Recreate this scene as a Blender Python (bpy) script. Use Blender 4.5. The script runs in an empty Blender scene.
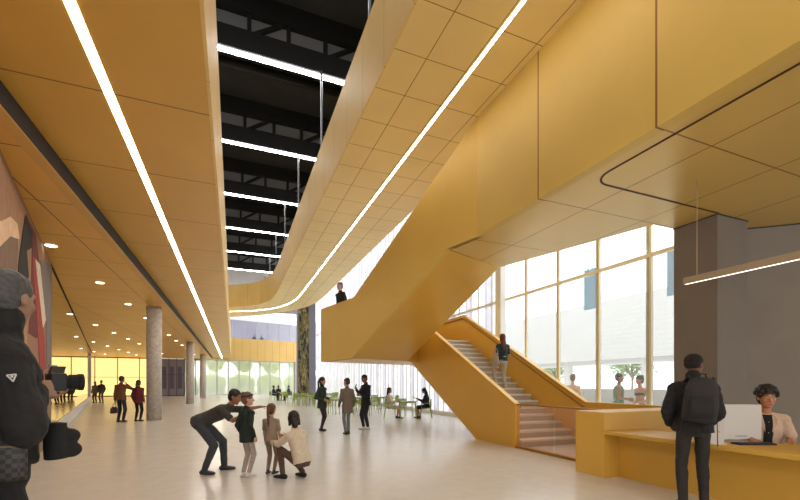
import bpy, math, random
from math import sin, cos, pi, radians, atan2, sqrt
from mathutils import Vector, Matrix, noise
random.seed(7)
SC = bpy.context.scene
COL = SC.collection
V = Vector

# ------------------------------------------------------------------ helpers
def lin(h):
    if isinstance(h, str):
        h = h.lstrip('#'); h = [int(h[i:i+2], 16)/255 for i in (0, 2, 4)]
        return tuple(c/12.92 if c <= .04045 else ((c+.055)/1.055)**2.4 for c in h)
    return tuple(h)

MATS = {}
def mat(name, color, rough=.6, metal=0.0, emit=None, estr=0.0, nscale=0, namp=.08, spec=.5, bump=0, bscale=40):
    if name in MATS: return MATS[name]
    m = bpy.data.materials.new(name); m.use_nodes = True
    nt = m.node_tree; b = nt.nodes['Principled BSDF']
    c = lin(color)
    b.inputs['Base Color'].default_value = (*c, 1)
    b.inputs['Roughness'].default_value = rough
    b.inputs['Metallic'].default_value = metal
    b.inputs['Specular IOR Level'].default_value = spec
    if emit is not None:
        b.inputs['Emission Color'].default_value = (*lin(emit), 1)
        b.inputs['Emission Strength'].default_value = estr
    if nscale:
        tc = nt.nodes.new('ShaderNodeTexCoord'); n = nt.nodes.new('ShaderNodeTexNoise')
        n.inputs['Scale'].default_value = nscale; n.inputs['Detail'].default_value = 6
        nt.links.new(tc.outputs['Object'], n.inputs['Vector'])
        r = nt.nodes.new('ShaderNodeValToRGB')
        r.color_ramp.elements[0].position = .3; r.color_ramp.elements[1].position = .7
        r.color_ramp.elements[0].color = (*[max(0, x*(1-namp)) for x in c], 1)
        r.color_ramp.elements[1].color = (*[min(1, x*(1+namp)) for x in c], 1)
        nt.links.new(n.outputs['Fac'], r.inputs['Fac'])
        nt.links.new(r.outputs['Color'], b.inputs['Base Color'])
    if bump:
        tc = nt.nodes.new('ShaderNodeTexCoord'); n = nt.nodes.new('ShaderNodeTexNoise')
        n.inputs['Scale'].default_value = bscale; n.inputs['Detail'].default_value = 4
        nt.links.new(tc.outputs['Object'], n.inputs['Vector'])
        bp = nt.nodes.new('ShaderNodeBump'); bp.inputs['Strength'].default_value = bump
        bp.inputs['Distance'].default_value = .02
        nt.links.new(n.outputs['Fac'], bp.inputs['Height']); nt.links.new(bp.outputs['Normal'], b.inputs['Normal'])
    MATS[name] = m
    return m

def panel(name, color, seams, rough=.38, metal=.15, seam_color='#5a3a12', width=.02, namp=.05, spec=.5):
    """sheet-metal panelling: real joints every `spacing` metres along each direction"""
    m = mat(name, color, rough, metal, nscale=.7, namp=namp, spec=spec)
    nt = m.node_tree; b = nt.nodes['Principled BSDF']; L = nt.links
    geo = nt.nodes.new('ShaderNodeNewGeometry')
    def math_(op, a, bb=None):
        n = nt.nodes.new('ShaderNodeMath'); n.operation = op
        for i, x in enumerate((a, bb)):
            if x is None: continue
            if isinstance(x, (int, float)): n.inputs[i].default_value = x
            else: L.new(x, n.inputs[i])
        return n.outputs[0]
    fac = None
    for vec, off, sp in seams:
        d = nt.nodes.new('ShaderNodeVectorMath'); d.operation = 'DOT_PRODUCT'
        L.new(geo.outputs['Position'], d.inputs[0]); d.inputs[1].default_value = vec
        x = math_('DIVIDE', math_('SUBTRACT', d.outputs['Value'], off), sp)
        x = math_('SUBTRACT', math_('FRACT', math_('ADD', x, .5)), .5)
        x = math_('MULTIPLY', math_('ABSOLUTE', x), sp)
        x = math_('LESS_THAN', x, width/2)
        fac = x if fac is None else math_('MAXIMUM', fac, x)
    mix = nt.nodes.new('ShaderNodeMix'); mix.data_type = 'RGBA'
    src = b.inputs['Base Color'].links[0].from_socket
    L.new(fac, mix.inputs[0]); L.new(src, mix.inputs[6]); mix.inputs[7].default_value = (*lin(seam_color), 1)
    L.new(mix.outputs[2], b.inputs['Base Color'])
    return m

def glass(name, tint, milky=.0, milk=(.9, .9, .9), refl=.08):
    if name in MATS: return MATS[name]
    m = bpy.data.materials.new(name); m.use_nodes = True; nt = m.node_tree
    for n in list(nt.nodes): nt.nodes.remove(n)
    N = nt.nodes.new; L = nt.links.new
    out = N('ShaderNodeOutputMaterial'); tr = N('ShaderNodeBsdfTransparent'); gl = N('ShaderNodeBsdfGlossy')
    tr.inputs[0].default_value = (*lin(tint), 1); gl.inputs['Roughness'].default_value = .02
    lw = N('ShaderNodeLayerWeight'); lw.inputs[0].default_value = .5
    pw = N('ShaderNodeMath'); pw.operation = 'POWER'; pw.inputs[1].default_value = 4.5; L(lw.outputs['Facing'], pw.inputs[0])
    ma = N('ShaderNodeMath'); ma.operation = 'MULTIPLY_ADD'; ma.inputs[1].default_value = .55; ma.inputs[2].default_value = .025; L(pw.outputs[0], ma.inputs[0])
    mx = N('ShaderNodeMixShader'); L(ma.outputs[0], mx.inputs[0]); L(tr.outputs[0], mx.inputs[1]); L(gl.outputs[0], mx.inputs[2])
    last = mx.outputs[0]
    if milky:
        tl = N('ShaderNodeBsdfTranslucent'); tl.inputs[0].default_value = (*milk, 1)
        m2 = N('ShaderNodeMixShader'); m2.inputs[0].default_value = milky
        L(last, m2.inputs[1]); L(tl.outputs[0], m2.inputs[2]); last = m2.outputs[0]
    L(last, out.inputs[0])
    MATS[name] = m
    return m

def emis(name, color, s):
    return mat(name, '#ffffff', .5, 0, emit=color, estr=s)

ORG = {}
class MB:
    def __init__(s): s.v = []; s.f = []
    def add(s, vs, fs):
        n = len(s.v); s.v += [V(p) for p in vs]; s.f += [tuple(i+n for i in f) for f in fs]; return s
    def box(s, x0, x1, y0, y1, z0, z1):
        return s.add([(x0,y0,z0),(x1,y0,z0),(x1,y1,z0),(x0,y1,z0),(x0,y0,z1),(x1,y0,z1),(x1,y1,z1),(x0,y1,z1)],
            [(3,2,1,0),(4,5,6,7),(0,1,5,4),(1,2,6,5),(2,3,7,6),(3,0,4,7)])
    def ext(s, poly, vec):
        n = len(poly); vec = V(vec); a = [V(p) for p in poly]
        nrm = V((0,0,0))
        for i in range(n): nrm += a[i].cross(a[(i+1) % n])
        if nrm.dot(vec) < 0: a.reverse()
        b = [p+vec for p in a]
        return s.add(a+b, [tuple(range(n-1, -1, -1)), tuple(range(n, 2*n))] + [(i, (i+1) % n, (i+1) % n+n, i+n) for i in range(n)])
    def prism(s, poly, z0, z1): return s.ext([(p[0], p[1], z0) for p in poly], (0, 0, z1-z0))
    def bar(s, p0, p1, w, h, up=(0,0,1)):
        p0, p1 = V(p0), V(p1); d = (p1-p0).normalized(); up = V(up)
        if abs(d.dot(up)) > .98: up = V((1,0,0))
        r = d.cross(up).normalized(); u = r.cross(d)
        q = [r*w/2*a + u*h/2*b for a, b in ((-1,-1),(1,-1),(1,1),(-1,1))]
        return s.add([p0+k for k in q]+[p1+k for k in q], [(0,1,2,3),(7,6,5,4),(0,4,5,1),(1,5,6,2),(2,6,7,3),(3,7,4,0)])
    def tube(s, p0, p1, r0, r1=None, n=12):
        r1 = r0 if r1 is None else r1
        return s.loft([(p0, r0), (p1, r1)], n)
    def loft(s, pts, n=12):
        P = [V(p) for p, _ in pts]; rings = []
        for i, (p, r) in enumerate(pts):
            d = (P[min(i+1, len(P)-1)]-P[max(i-1, 0)]).normalized()
            a = V((0,0,1)) if abs(d.z) < .9 else V((1,0,0))
            u = d.cross(a).normalized(); w = d.cross(u)
            rings.append([P[i]+(u*cos(t)+w*sin(t))*r for t in [2*pi*k/n for k in range(n)]])
        return s.rings(rings)
    def rings(s, rings):
        n = len(rings[0]); vs = [p for r in rings for p in r]; fs = []
        for i in range(len(rings)-1):
            for k in range(n):
                fs.append((i*n+k, i*n+(k+1) % n, (i+1)*n+(k+1) % n, (i+1)*n+k))
        fs.append(tuple(range(n-1, -1, -1))); m = (len(rings)-1)*n; fs.append(tuple(range(m, m+n)))
        return s.add(vs, fs)
    def cap(s, p0, p1, r0, r1=None, n=12):
        r1 = r0 if r1 is None else r1
        p0, p1 = V(p0), V(p1); d = p1-p0
        d = d.normalized() if d.length > 1e-6 else V((0,0,1))
        a = V((0,0,1)) if abs(d.z) < .9 else V((1,0,0))
        u = d.cross(a).normalized(); w = d.cross(u); rings = []
        for c, r, angs in ((p0, r0, (-80,-50,-20)), (p1, r1, (20,50,80))):
            for g in angs:
                rr = r*cos(radians(g)); cc = c+d*r*sin(radians(g))
                rings.append([cc+(u*cos(t)+w*sin(t))*rr for t in [2*pi*k/n for k in range(n)]])
        return s.rings(rings)
    def ell(s, c, ax, n=16, m=9):
        c = V(c); ax = [V(a) for a in ax]; rings = []
        for i in range(m):
            g = radians(-84+168*i/(m-1))
            rings.append([c+ax[2]*sin(g)+(ax[0]*cos(t)+ax[1]*sin(t))*cos(g) for t in [2*pi*k/n for k in range(n)]])
        return s.rings(rings)
    def eloft(s, rs, n=18):
        """rings (centre, u-vector, v-vector)"""
        return s.rings([[V(c)+V(u)*cos(t)+V(w)*sin(t) for t in [2*pi*k/n for k in range(n)]] for c, u, w in rs])
    def build(s, name, m, parent=None, smooth=False, bevel=0, local=False):
        off = V((0,0,0)) if (local or parent is None) else ORG.get(parent.name, V((0,0,0)))
        me = bpy.data.meshes.new(name); me.from_pydata([tuple(p-off) for p in s.v], [], s.f)
        import bmesh
        bm = bmesh.new(); bm.from_mesh(me)
        bmesh.ops.recalc_face_normals(bm, faces=bm.faces)
        bm.to_mesh(me); bm.free(); me.update()
        if smooth:
            for p in me.polygons: p.use_smooth = True
        o = bpy.data.objects.new(name, me); COL.objects.link(o)
        for mm in (m if isinstance(m, list) else [m]): me.materials.append(mm)
        if parent: o.parent = parent; ORG[o.name] = ORG.get(parent.name, V((0,0,0)))
        if bevel:
            md = o.modifiers.new('edge', 'BEVEL'); md.width = bevel; md.segments = 2; md.limit_method = 'ANGLE'
        return o

def tag(o, label=None, cat=None, group=None, kind=None):
    if label: o['label'] = label
    if cat: o['category'] = cat
    if group: o['group'] = group
    if kind: o['kind'] = kind
    return o
def thing(name, label, cat, loc=(0,0,0), rz=0, group=None, kind=None):
    o = bpy.data.objects.new(name, None); COL.objects.link(o); o.empty_display_size = .1
    o.location = loc; o.rotation_euler = (0, 0, rz); ORG[o.name] = V(loc)
    return tag(o, label, cat, group, kind)
def struct(o, label=None, cat=None):
    return tag(o, label, cat, None, 'structure')
def copy_tree(o, parent=None):
    c = o.copy(); COL.objects.link(c)
    if parent: c.parent = parent
    for ch in list(o.children): copy_tree(ch, c)
    return c

# ------------------------------------------------------------------ camera
EYE = 1.48; TH = radians(22.2)
cd = bpy.data.cameras.new('camera'); cam = bpy.data.objects.new('camera', cd); COL.objects.link(cam)
cam.location = (0, 0, EYE); cam.rotation_euler = (pi/2, 0, -TH)
cd.sensor_width = 36; cd.lens = 36*409/800; cd.shift_y = 134/800; cd.clip_start = .05; cd.clip_end = 400
SC.camera = cam
SC.view_settings.view_transform = 'Standard'; SC.view_settings.look = 'None'
SC.view_settings.exposure = 0.12; SC.view_settings.gamma = 1
def F(lat, dep):            # a facing given as (rightwards, away) turned into a hall direction
    return (lat*cos(TH)+dep*sin(TH), dep*cos(TH)-lat*sin(TH))

# ------------------------------------------------------------------ light
w = bpy.data.worlds.new('sky'); SC.world = w; w.use_nodes = True
w.node_tree.nodes['Background'].inputs[0].default_value = (.97, .985, 1, 1)
w.node_tree.nodes['Background'].inputs[1].default_value = 2.7

# ------------------------------------------------------------------ materials
GOLD = '#dfb768'
X_, Y_, Z_ = (1,0,0), (0,1,0), (0,0,1)
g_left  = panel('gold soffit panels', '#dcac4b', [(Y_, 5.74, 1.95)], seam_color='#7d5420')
g_plain = panel('gold sheet', GOLD, [(Y_, 900, 5000)])
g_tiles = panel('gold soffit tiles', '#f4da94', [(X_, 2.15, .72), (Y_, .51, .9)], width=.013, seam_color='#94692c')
g_fasc  = panel('pale gold fascia', '#ecca7e', [(Y_, .31, 1.2)], rough=.55, metal=0, width=.012, seam_color='#b58e4a')
g_face  = panel('gold wall panels', '#dcbc64', [(Y_, 5.11, 1.93)], rough=.5, metal=.05, width=.025, seam_color='#8a5a1c')
g_soff  = panel('gold bridge soffit panels', '#dfbe6c', [(Y_, 5.11, 1.93), (X_, 5.40, 1.34)], width=.02, seam_color='#94642a', rough=.3)
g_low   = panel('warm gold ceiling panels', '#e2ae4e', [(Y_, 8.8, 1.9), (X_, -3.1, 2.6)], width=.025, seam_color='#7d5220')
g_stair = panel('deep gold stair cladding', '#e0b04c', [(Y_, 900, 5000)], rough=.34)
g_plainface = panel('gold parapet sheet', '#dcb85e', [(Y_, 900, 5000)], rough=.5, metal=.05)
g_desk  = panel('gold desk laminate', '#dcae4a', [(Y_, 900, 5000)], rough=.5, metal=0)
white   = mat('white plaster', '#ece9e6', .7, nscale=2, namp=.02)
wframe  = mat('white frame', '#ecebea', .5)
cream   = mat('champagne frame', '#fdf6e6', .45, 0)
dark    = mat('black roof steel', '#1c1b1d', .7)
deckm   = mat('dark roof deck', '#3a3a3e', .8, nscale=1, namp=.15)
greyrev = mat('dark bronze reveal', '#2e2822', .9)
greyw   = mat('mid grey wall plaster', '#928b84', .75, nscale=1.5, namp=.05)
greym   = mat('warm grey plaster', '#80776f', .75, nscale=1.5, namp=.05)
conc    = mat('pale cast concrete', '#b9b0a4', .8, nscale=9, namp=.18, bump=.25, bscale=60)
stepm   = mat('stone tread lit tone', '#ded5c9', .6, nscale=20, namp=.06)  # lighter than the risers: light on the step tops put into the colour
riserm  = mat('stone riser shade tone', '#b7ab9b', .7, nscale=20, namp=.06)  # darker stone colour paints the shade under each nosing
lightm  = emis('white light strip', '#fffaf2', 26)
lightr  = emis('roof strip light', '#ffffff', 30)
downm   = emis('downlight lens', '#fff0d0', 8)
clear   = glass('hazed window glass', '#f7fafa', .035)  # milky share puts a bright haze into the panes
fritted = glass('white fritted glass', '#f5f6f8', .42)
gglass  = glass('hazed green glass', '#f6f8f2', .42)  # milky share paints a whitening haze over the garden view
pinkgl  = glass('rose tinted balustrade glass', '#fdf2ea', .05, (.95,.7,.6))
steel   = mat('brushed steel', '#a9a9ab', .3, .8)

# floor : polished pale terrazzo
floorm = mat('polished pale terrazzo', '#dad5cd', .22, nscale=5, namp=.04, spec=.55)
nt = floorm.node_tree; bs = nt.nodes['Principled BSDF']
n2 = nt.nodes.new('ShaderNodeTexNoise'); n2.inputs['Scale'].default_value = 1.6; n2.inputs['Detail'].default_value = 8
g2 = nt.nodes.new('ShaderNodeNewGeometry'); nt.links.new(g2.outputs['Position'], n2.inputs['Vector'])
mr = nt.nodes.new('ShaderNodeMapRange'); mr.inputs[3].default_value = .20; mr.inputs[4].default_value = .30
nt.links.new(n2.outputs['Fac'], mr.inputs[0]); nt.links.new(mr.outputs[0], bs.inputs['Roughness'])

# ------------------------------------------------------------------ setting
struct(MB().box(-26, 9.45, -7, 63, -.3, 0).build('floor', floorm), 'polished pale terrazzo floor of the hall', 'floor')
# low ceiling on the left with its dark reveal
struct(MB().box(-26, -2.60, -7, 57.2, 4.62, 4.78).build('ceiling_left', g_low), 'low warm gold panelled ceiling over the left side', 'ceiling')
struct(MB().box(-2.60, -2.43, -7, 57.2, 4.62, 4.78).build('trim_1', mat('amber edge band', '#d6a656', .4, .1)), 'plain amber edge band of the low ceiling', 'trim')
struct(MB().box(-2.60, -2.425, -7, 57.2, 4.635, 4.95).build('trim_2', greyrev), 'dark grey reveal strip beside the long gold bulkhead', 'trim')
# left bulkhead
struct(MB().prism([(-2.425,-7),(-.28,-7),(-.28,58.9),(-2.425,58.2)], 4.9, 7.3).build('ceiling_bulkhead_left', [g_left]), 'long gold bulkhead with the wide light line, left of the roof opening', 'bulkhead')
struct(MB().prism([(-.28,-7),(-.245,-7),(-.245,58.9),(-.28,58.9)], 4.9, 7.3).build('trim_3', g_fasc), 'thin pale gold side of the left bulkhead', 'trim')
struct(MB().box(-26, -2.45, -7, 57, 6.7, 6.85).build('floor_upper', white), 'upper floor slab above the low ceiling', 'floor')
struct(MB().box(-26, -25.8, -7, 57.2, 0, 13.3).build('wall_left', white), 'plain wall at the far left side', 'wall')
struct(MB().box(-8.2, -8, -7, 42, 6.85, 13.3).build('wall_left_upper', white), 'upper wall left of the roof opening', 'wall')
# right bulkhead with its curved end
outer = [(5.0,-7),(5.0,24.6),(4.93,26.2),(4.7,27.7),(4.2,29.1),(3.45,30.5),(2.6,31.8),(1.7,32.8),(.7,33.7),(-.3,34.4),(-1.2,35.0),(-2.2,35.6)]
inner = [(2.32,-7),(2.32,22.5),(2.33,24.0),(2.25,25.5),(2.05,26.9),(1.65,28.1),(1.05,29.0),(.4,29.6),(-.3,30.0),(-1.2,30.3),(-2.2,30.5)]
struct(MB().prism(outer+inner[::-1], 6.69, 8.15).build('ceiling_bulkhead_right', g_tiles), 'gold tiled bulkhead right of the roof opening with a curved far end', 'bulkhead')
mb = MB()
for a, b in zip(inner, inner[1:]):
    a, b = V((*a, 6.685)), V((*b, 6.685)); d = (b-a).normalized(); r = V((-d.y, d.x, 0))
    mb.ext([a, b, b+r*.03, a+r*.03], (0, 0, 1.5))
struct(mb.build('trim_4', g_fasc), 'pale gold upstand around the roof opening', 'trim')
# roof over the opening
struct(MB().box(-8.2, 9.6, -7, 42.2, 13.15, 13.4).build('ceiling_roof', deckm), 'dark steel roof deck above the opening', 'roof')
struct(MB().box(5.0, 5.2, -7, 30, 8.15, 13.15).build('wall_right_upper', dark), 'dark upper wall above the right bulkhead', 'wall')
struct(MB().box(-8.2, 5.2, 42, 42.3, 9.6, 13.15).build('wall_end_upper', white), 'white end wall high above the curved bulkhead', 'wall')
struct(MB().box(5.0, 9.6, -7, 63, 12.0, 12.2).build('ceiling_right', white), 'white ceiling along the tall window wall', 'ceiling')
struct(MB().box(-26, 9.4, 42.3, 69.5, 12.0, 12.04).build('ceiling_far', glass('white sky fill glass', '#d8d8dc', .3)), 'white translucent ceiling added to let sky light into the far gallery', 'ceiling')  # made-up skylight, added so the sky brightens the gallery
# upper floor on the right
sl = [(4.5,-7),(4.5,6.84),(4.3,7.74),(6.13,8.51),(7.08,5.15),(14,5.15),(14,-7)]
struct(MB().prism(sl, 4.38, 4.84).build('ceiling_bridge', g_soff), 'gold panelled underside of the upper floor over the reception desk', 'ceiling')
struct(MB().box(4.42, 4.56, -7, 6.84, 4.375, 6.70).build('wall_bridge', g_face), 'tall gold panelled balustrade wall of the upper floor', 'wall')
# narrow slot with a rounded corner in that soffit
slot = mat('dark slot', '#4a2a10', .6)
mb = MB(); pts = [(4.74,-7),(4.74,4.05)] + [(5.04-.3*cos(t), 4.08+.3*sin(t)) for t in [pi/2*k/6 for k in range(7)]] + [(7.62,4.38)]
for a, b in zip(pts, pts[1:]): mb.bar((*a, 4.377), (*b, 4.377), .028, .010)
struct(mb.build('trim_5', slot), 'thin dark slot with a rounded corner in the soffit above the desk', 'trim')
# pillar and wall behind reception
struct(MB().box(7.63, 8.47, 4.40, 5.15, 0, 4.38).build('wall_pillar', greym, bevel=.01), 'square warm grey pillar between the windows and the desk wall', 'pillar')
a, b = V((8.40,5.02,0)), V((14.0,.35,0)); d = (b-a).normalized(); r = V((-d.y, d.x, 0))
struct(MB().ext([a, b, b+r*.2, a+r*.2], (0,0,4.38)).build('wall_right', greyw), 'warm grey wall behind the reception desk', 'wall')
mb = MB(); mb.box(7.62, 8.48, 4.39, 5.16, 4.366, 4.38)
mb.ext([a-r*.02+V((0,0,4.366)), b-r*.02+V((0,0,4.366)), b+V((0,0,4.366)), a+V((0,0,4.366))], (0,0,.014))
struct(mb.build('trim_6', mat('black shadow gap', '#241d18', .7)), 'thin dark gap along the top of the grey pillar and wall', 'trim')
# back of the hall behind the camera, open glazed entrance side left of it
struct(MB().box(5.6, 14.2, -7.2, -7, 0, 4.38).build('wall_back', greym), 'grey wall at the reception end of the hall', 'wall')
# ------------------------------------------------------------------ tall window wall on the right
XW, WY, WB = 9.3, 6.82, 1.495
wn = 0
lilac = glass('white roller blind', '#e6e4ea', .75, (.86,.85,.89))
for n in range(-1, 29):
    y0 = WY+WB*n; y1 = min(y0+WB, 49.6); wn += 1
    far = y0 > 12.5; fm = wframe if far else cream
    mb = MB().box(XW-.03, XW+.04, y0-.025, y0+.025, 0, 12.0)
    if far:
        mb.box(XW-.02, XW+.12, y0+.53, y0+.56, .1, 11.9); mb.box(XW-.02, XW+.12, y0+.94, y0+.97, .1, 11.9)
    for z in ((.06, .12), (4.60, .025), (7.33, .025), (11.9, .1)): mb.box(XW-.04, XW+.06, y0, y1, z[0]-.06, z[0]+z[1])
    wo = struct(mb.build('window_%d' % wn, fm), ('white finned' if far else 'champagne framed')+' bay of the tall window wall', 'window')
    if far: MB().box(XW-.015, XW+.012, y0+.55, y0+.95, .12, 11.9).build('blind_panel', lilac, wo)
    if not far: MB().box(XW+.04, XW+.07, y0+.025, y0+.16, 0, 12).build('jamb_panel', wframe, wo)
    for z0, z1 in ((.18, 4.54), (4.63, 7.27), (7.36, 11.84)):
        MB().box(XW+.02, XW+.035, y0+.025, y1-.025, z0, z1).build('pane', fritted if far else clear, wo)
# white post where the two kinds of bay meet
struct(MB().box(XW-.25, XW-.02, 12.45, 12.78, 0, 12.0).build('trim_7', wframe), 'broad white post in the window wall', 'trim')

# ------------------------------------------------------------------ far end
pier = struct(MB().box(7.15, 9.24, 49.6, 50.9, 0, 12.0).build('wall_pier', mat('slate grey plaster', '#77747c', .7)), 'tall slate grey pier carrying a painted panel', 'pier')
art = bpy.data.materials.new('ochre and black painted canvas'); art.use_nodes = True
nt = art.node_tree; bs = nt.nodes['Principled BSDF']; bs.inputs['Roughness'].default_value = .8
tc = nt.nodes.new('ShaderNodeTexCoord'); mp = nt.nodes.new('ShaderNodeMapping'); mp.inputs['Scale'].default_value = (1.8, 1, .35)
nz = nt.nodes.new('ShaderNodeTexNoise'); nz.inputs['Scale'].default_value = 1.6; nz.inputs['Detail'].default_value = 5; nz.inputs['Distortion'].default_value = 1.6
rp = nt.nodes.new('ShaderNodeValToRGB')
for i, (p, c) in enumerate([(.30, '#0c0e12'), (.45, '#1c2828'), (.50, '#8a7638'), (.54, '#1d2a2a'), (.61, '#b59c62'), (.66, '#0f1419')]):
    e = rp.color_ramp.elements[i] if i < 2 else rp.color_ramp.elements.new(p)
    e.position = p; e.color = (*lin(c), 1)
nt.links.new(tc.outputs['Object'], mp.inputs[0]); nt.links.new(mp.outputs[0], nz.inputs['Vector'])
nt.links.new(nz.outputs['Fac'], rp.inputs[0]); nt.links.new(rp.outputs[0], bs.inputs['Base Color'])
tag(MB().box(7.18, 8.45, 49.54, 49.598, .02, 11.6).build('painted_panel', art), 'tall abstract ochre, black and green painting hung on the slate grey pier', 'painting')

fa, fb = V((-3.2, 58.6, 0)), V((9.2, 62.0, 0)); fd = (fb-fa).normalized(); fn = V((-fd.y, fd.x, 0))
def fl(t, back=0, z=0): return fa+fd*t+fn*back+V((0,0,z))
FL = (fb-fa).length
g_balc = panel('gold gallery panels', '#c9a45c', [(tuple(fd), fa.dot(fd)+.3, 1.05)], width=.035, seam_color='#9c7430')
struct(MB().ext([fl(0), fl(FL), fl(FL,.15), fl(0,.15)], (0,0,2.96)).build('wall_gallery', g_balc), 'gold panelled front of the far gallery', 'gallery')
bpy.data.objects['wall_gallery'].location.z = 4.73
struct(MB().ext([fl(0,.15,6.2), fl(FL,.15,6.2), fl(FL,7,6.2), fl(0,7,6.2)], (0,0,.5)).build('floor_gallery', white), 'floor of the far gallery', 'floor')
struct(MB().ext([fl(-23,7,4.75), fl(FL+8,7,4.75), fl(FL+8,7.2,4.75), fl(-23,7.2,4.75)], (0,0,7.25)).build('wall_far', mat('pale lilac grey plaster', '#e6e4e9', .7)), 'pale wall behind the far gallery', 'wall')
gp = thing('glass_screen', 'grey glass screen standing on the far gold gallery front', 'glass screen', (2, 60, 7.69))
gl2 = glass('grey screen glass', '#d0d0d8', .10)
for k in range(9):
    t = FL*k/8.0
    MB().bar(fl(t,.07,7.70), fl(t,.07,10.2), .07, .07).build('post', mat('dark grey post', '#6e6c74', .5), gp)
    if k < 8: MB().ext([fl(t+.06,.06,7.7), fl(t+FL/8-.06,.06,7.7), fl(t+FL/8-.06,.075,7.7), fl(t+.06,.075,7.7)], (0,0,2.45)).build('glass_panel', gl2, gp)
# ground floor glazing under the gallery
nb = 9
for k in range(nb):
    t0, t1 = FL*k/nb, FL*(k+1)/nb; wn += 1
    mb = MB().bar(fl(t0,.6,0), fl(t0,.6,4.73), .09, .16); mb.bar(fl(t0,.6,.06), fl(t1,.6,.06), .1, .12); mb.bar(fl(t0,.6,4.66), fl(t1,.6,4.66), .1, .12)
    wo = struct(mb.build('window_%d' % wn, mat('pale grey frame', '#b9bbb8', .5)), 'tall garden window under the far gallery', 'window')
    MB().ext([fl(t0+.05,.6,.12), fl(t1-.05,.6,.12), fl(t1-.05,.615,.12), fl(t0+.05,.615,.12)], (0,0,4.48)).build('pane', gglass, wo)
struct(MB().ext([fl(FL-.75,-.1), fl(FL-.2,-.1), fl(FL-.2,.5), fl(FL-.75,.5)], (0,0,4.73)).build('trim_8', mat('lilac grey post', '#a6a0a4', .6)), 'grey post at the right end of the garden windows', 'trim')
# glowing yellow glazed wall at the far left, slate glazed part beside it
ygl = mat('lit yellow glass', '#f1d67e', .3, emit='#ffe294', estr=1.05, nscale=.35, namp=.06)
xs = [-25.8+2.21*k for k in range(9)]
for x0, x1 in zip(xs, xs[1:]):
    wn += 1
    mb = MB().box(x0-.04, x0+.04, 56.9, 57.05, 0, 4.62).box(x0, x1, 56.9, 57.05, 0, .14).box(x0, x1, 56.92, 57.03, 2.25, 2.30).box(x0, x1, 56.9, 57.05, 4.5, 4.62)
    wo = struct(mb.build('window_%d' % wn, mat('brass frame', '#b08a3a', .4, .3)), 'glowing yellow glazed bay at the far left end', 'window')
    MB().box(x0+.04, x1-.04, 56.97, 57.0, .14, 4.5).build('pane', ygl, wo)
sgl = mat('slate louvred glass', '#8d8795', .35, nscale=.5, namp=.1)
for k in range(3):
    x0 = -8.1+.84*k; wn += 1
    mb = MB().box(x0-.035, x0+.035, 56.9, 57.05, 0, 4.62).box(x0, x0+.84, 56.9, 57.05, 0, .1).box(x0, x0+.84, 56.9, 57.05, 2.6, 2.66)
    wo = struct(mb.build('window_%d' % wn, mat('dark slate frame', '#4c4754', .5)), 'slate grey glazed bay beside the yellow glazing', 'window')
    MB().box(x0+.04, x0+.80, 56.97, 57.0, .1, 4.55).build('pane', sgl, wo)
for k in range(3):
    MB().box(-8.0+.84*k, -7.9+.84*k+.36, 56.9, 56.96, .9, 3.6).build('louvre', mat('dark louvre', '#5d5866', .5), bpy.data.objects['window_%d' % (wn-2+k)])
wn += 1
mb = MB().box(-5.62, -5.52, 56.9, 57.1, 0, 4.62).box(-4.4, -4.33, 56.9, 57.1, 0, 4.62).box(-5.6, -3.2, 56.9, 57.1, 4.5, 4.62)
wo = struct(mb.build('window_%d' % wn, mat('dark slate frame', '#4c4754')), 'clear glazed bay left of the garden windows', 'window')
MB().box(-5.5, -4.42, 56.99, 57.005, .1, 4.5).build('pane', gglass, wo)
MB().box(-4.32, -3.2, 56.99, 57.005, .1, 4.5).build('pane', gglass, wo)

# bench wall line on the left
du = V((-.2334, .9724, 0)); dn = V((-.9724, -.2334, 0)); W0 = V((-2.9, 7.15, 0))
def wl(t, back=0, z=0): return W0+du*t+dn*back+V((0,0,z))
struct(MB().ext([wl(-9), wl(6.2), wl(6.2,.35), wl(-9,.35)], (0,0,4.62)).build('wall_mural', mat('umber painted plaster', '#8a6a4e', .8, nscale=1.4, namp=.12)), 'umber wall on the left carrying the mural', 'wall')
mu = thing('mural', 'large mural of flat tan, black, red and white shapes on the left wall', 'mural', tuple(wl(3,0,2.5)))
shapes = [
 ('brown_shape', '#9c7455', 2, [(-3,1.2),(6.1,1.2),(6.1,4.5),(-3,4.5)]),
 ('peach_shape', '#d9b592', 5, [(-3,3.4),(-.08,3.65),(.59,3.94),(1.17,4.02),(1.35,3.88),(1.12,3.35),(.72,3.12),(-.08,2.9),(-3,2.2)]),
 ('taupe_shape', '#7c614c', 8, [(-1,2.9),(-.08,3.33),(.59,3.65),(1.26,3.8),(1.1,3.3),(.72,3.1),(-.08,2.9)]),
 ('black_shape', '#191513', 11, [(1.89,4.4),(2.74,4.35),(2.74,4.07),(2.06,3.83),(2.3,3.45),(1.9,2.9),(1.5,2.4),(1.2,2.9),(1.2,3.35)]),
 ('maroon_shape', '#6d2f28', 8, [(1.99,4.45),(3.26,4.45),(4.54,3.37),(3.4,2.4),(2.3,2.4),(2.6,3.09),(2.75,4.13)]),
 ('red_shape', '#a23c32', 11, [(2.74,3.9),(3.04,3.95),(4.62,2.51),(4.9,1.6),(3.9,1.6),(3.44,2.63)]),
 ('white_shape', '#dcc9b2', 14, [(3.12,3.95),(3.84,4.0),(4.85,2.95),(4.3,2.72)]),
 ('grey_shape', '#7d7069', 11, [(3.87,4.1),(5.29,4.4),(6.15,4.5),(6.1,1.21),(5.0,1.23),(4.95,2.87)]),
 ('tan_shape', '#b58d6a', 8, [(.2,2.6),(1.19,3.2),(1.9,2.7),(2.3,2.0),(1.2,1.6),(.2,1.8)]),
]
for nm, c, dp, pl in shapes:
    MB().ext([wl(t, -dp*.001, z) for t, z in pl], -dn*.006).build(nm, mat('mural '+nm, c, .85, nscale=6, namp=.12), mu)
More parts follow.
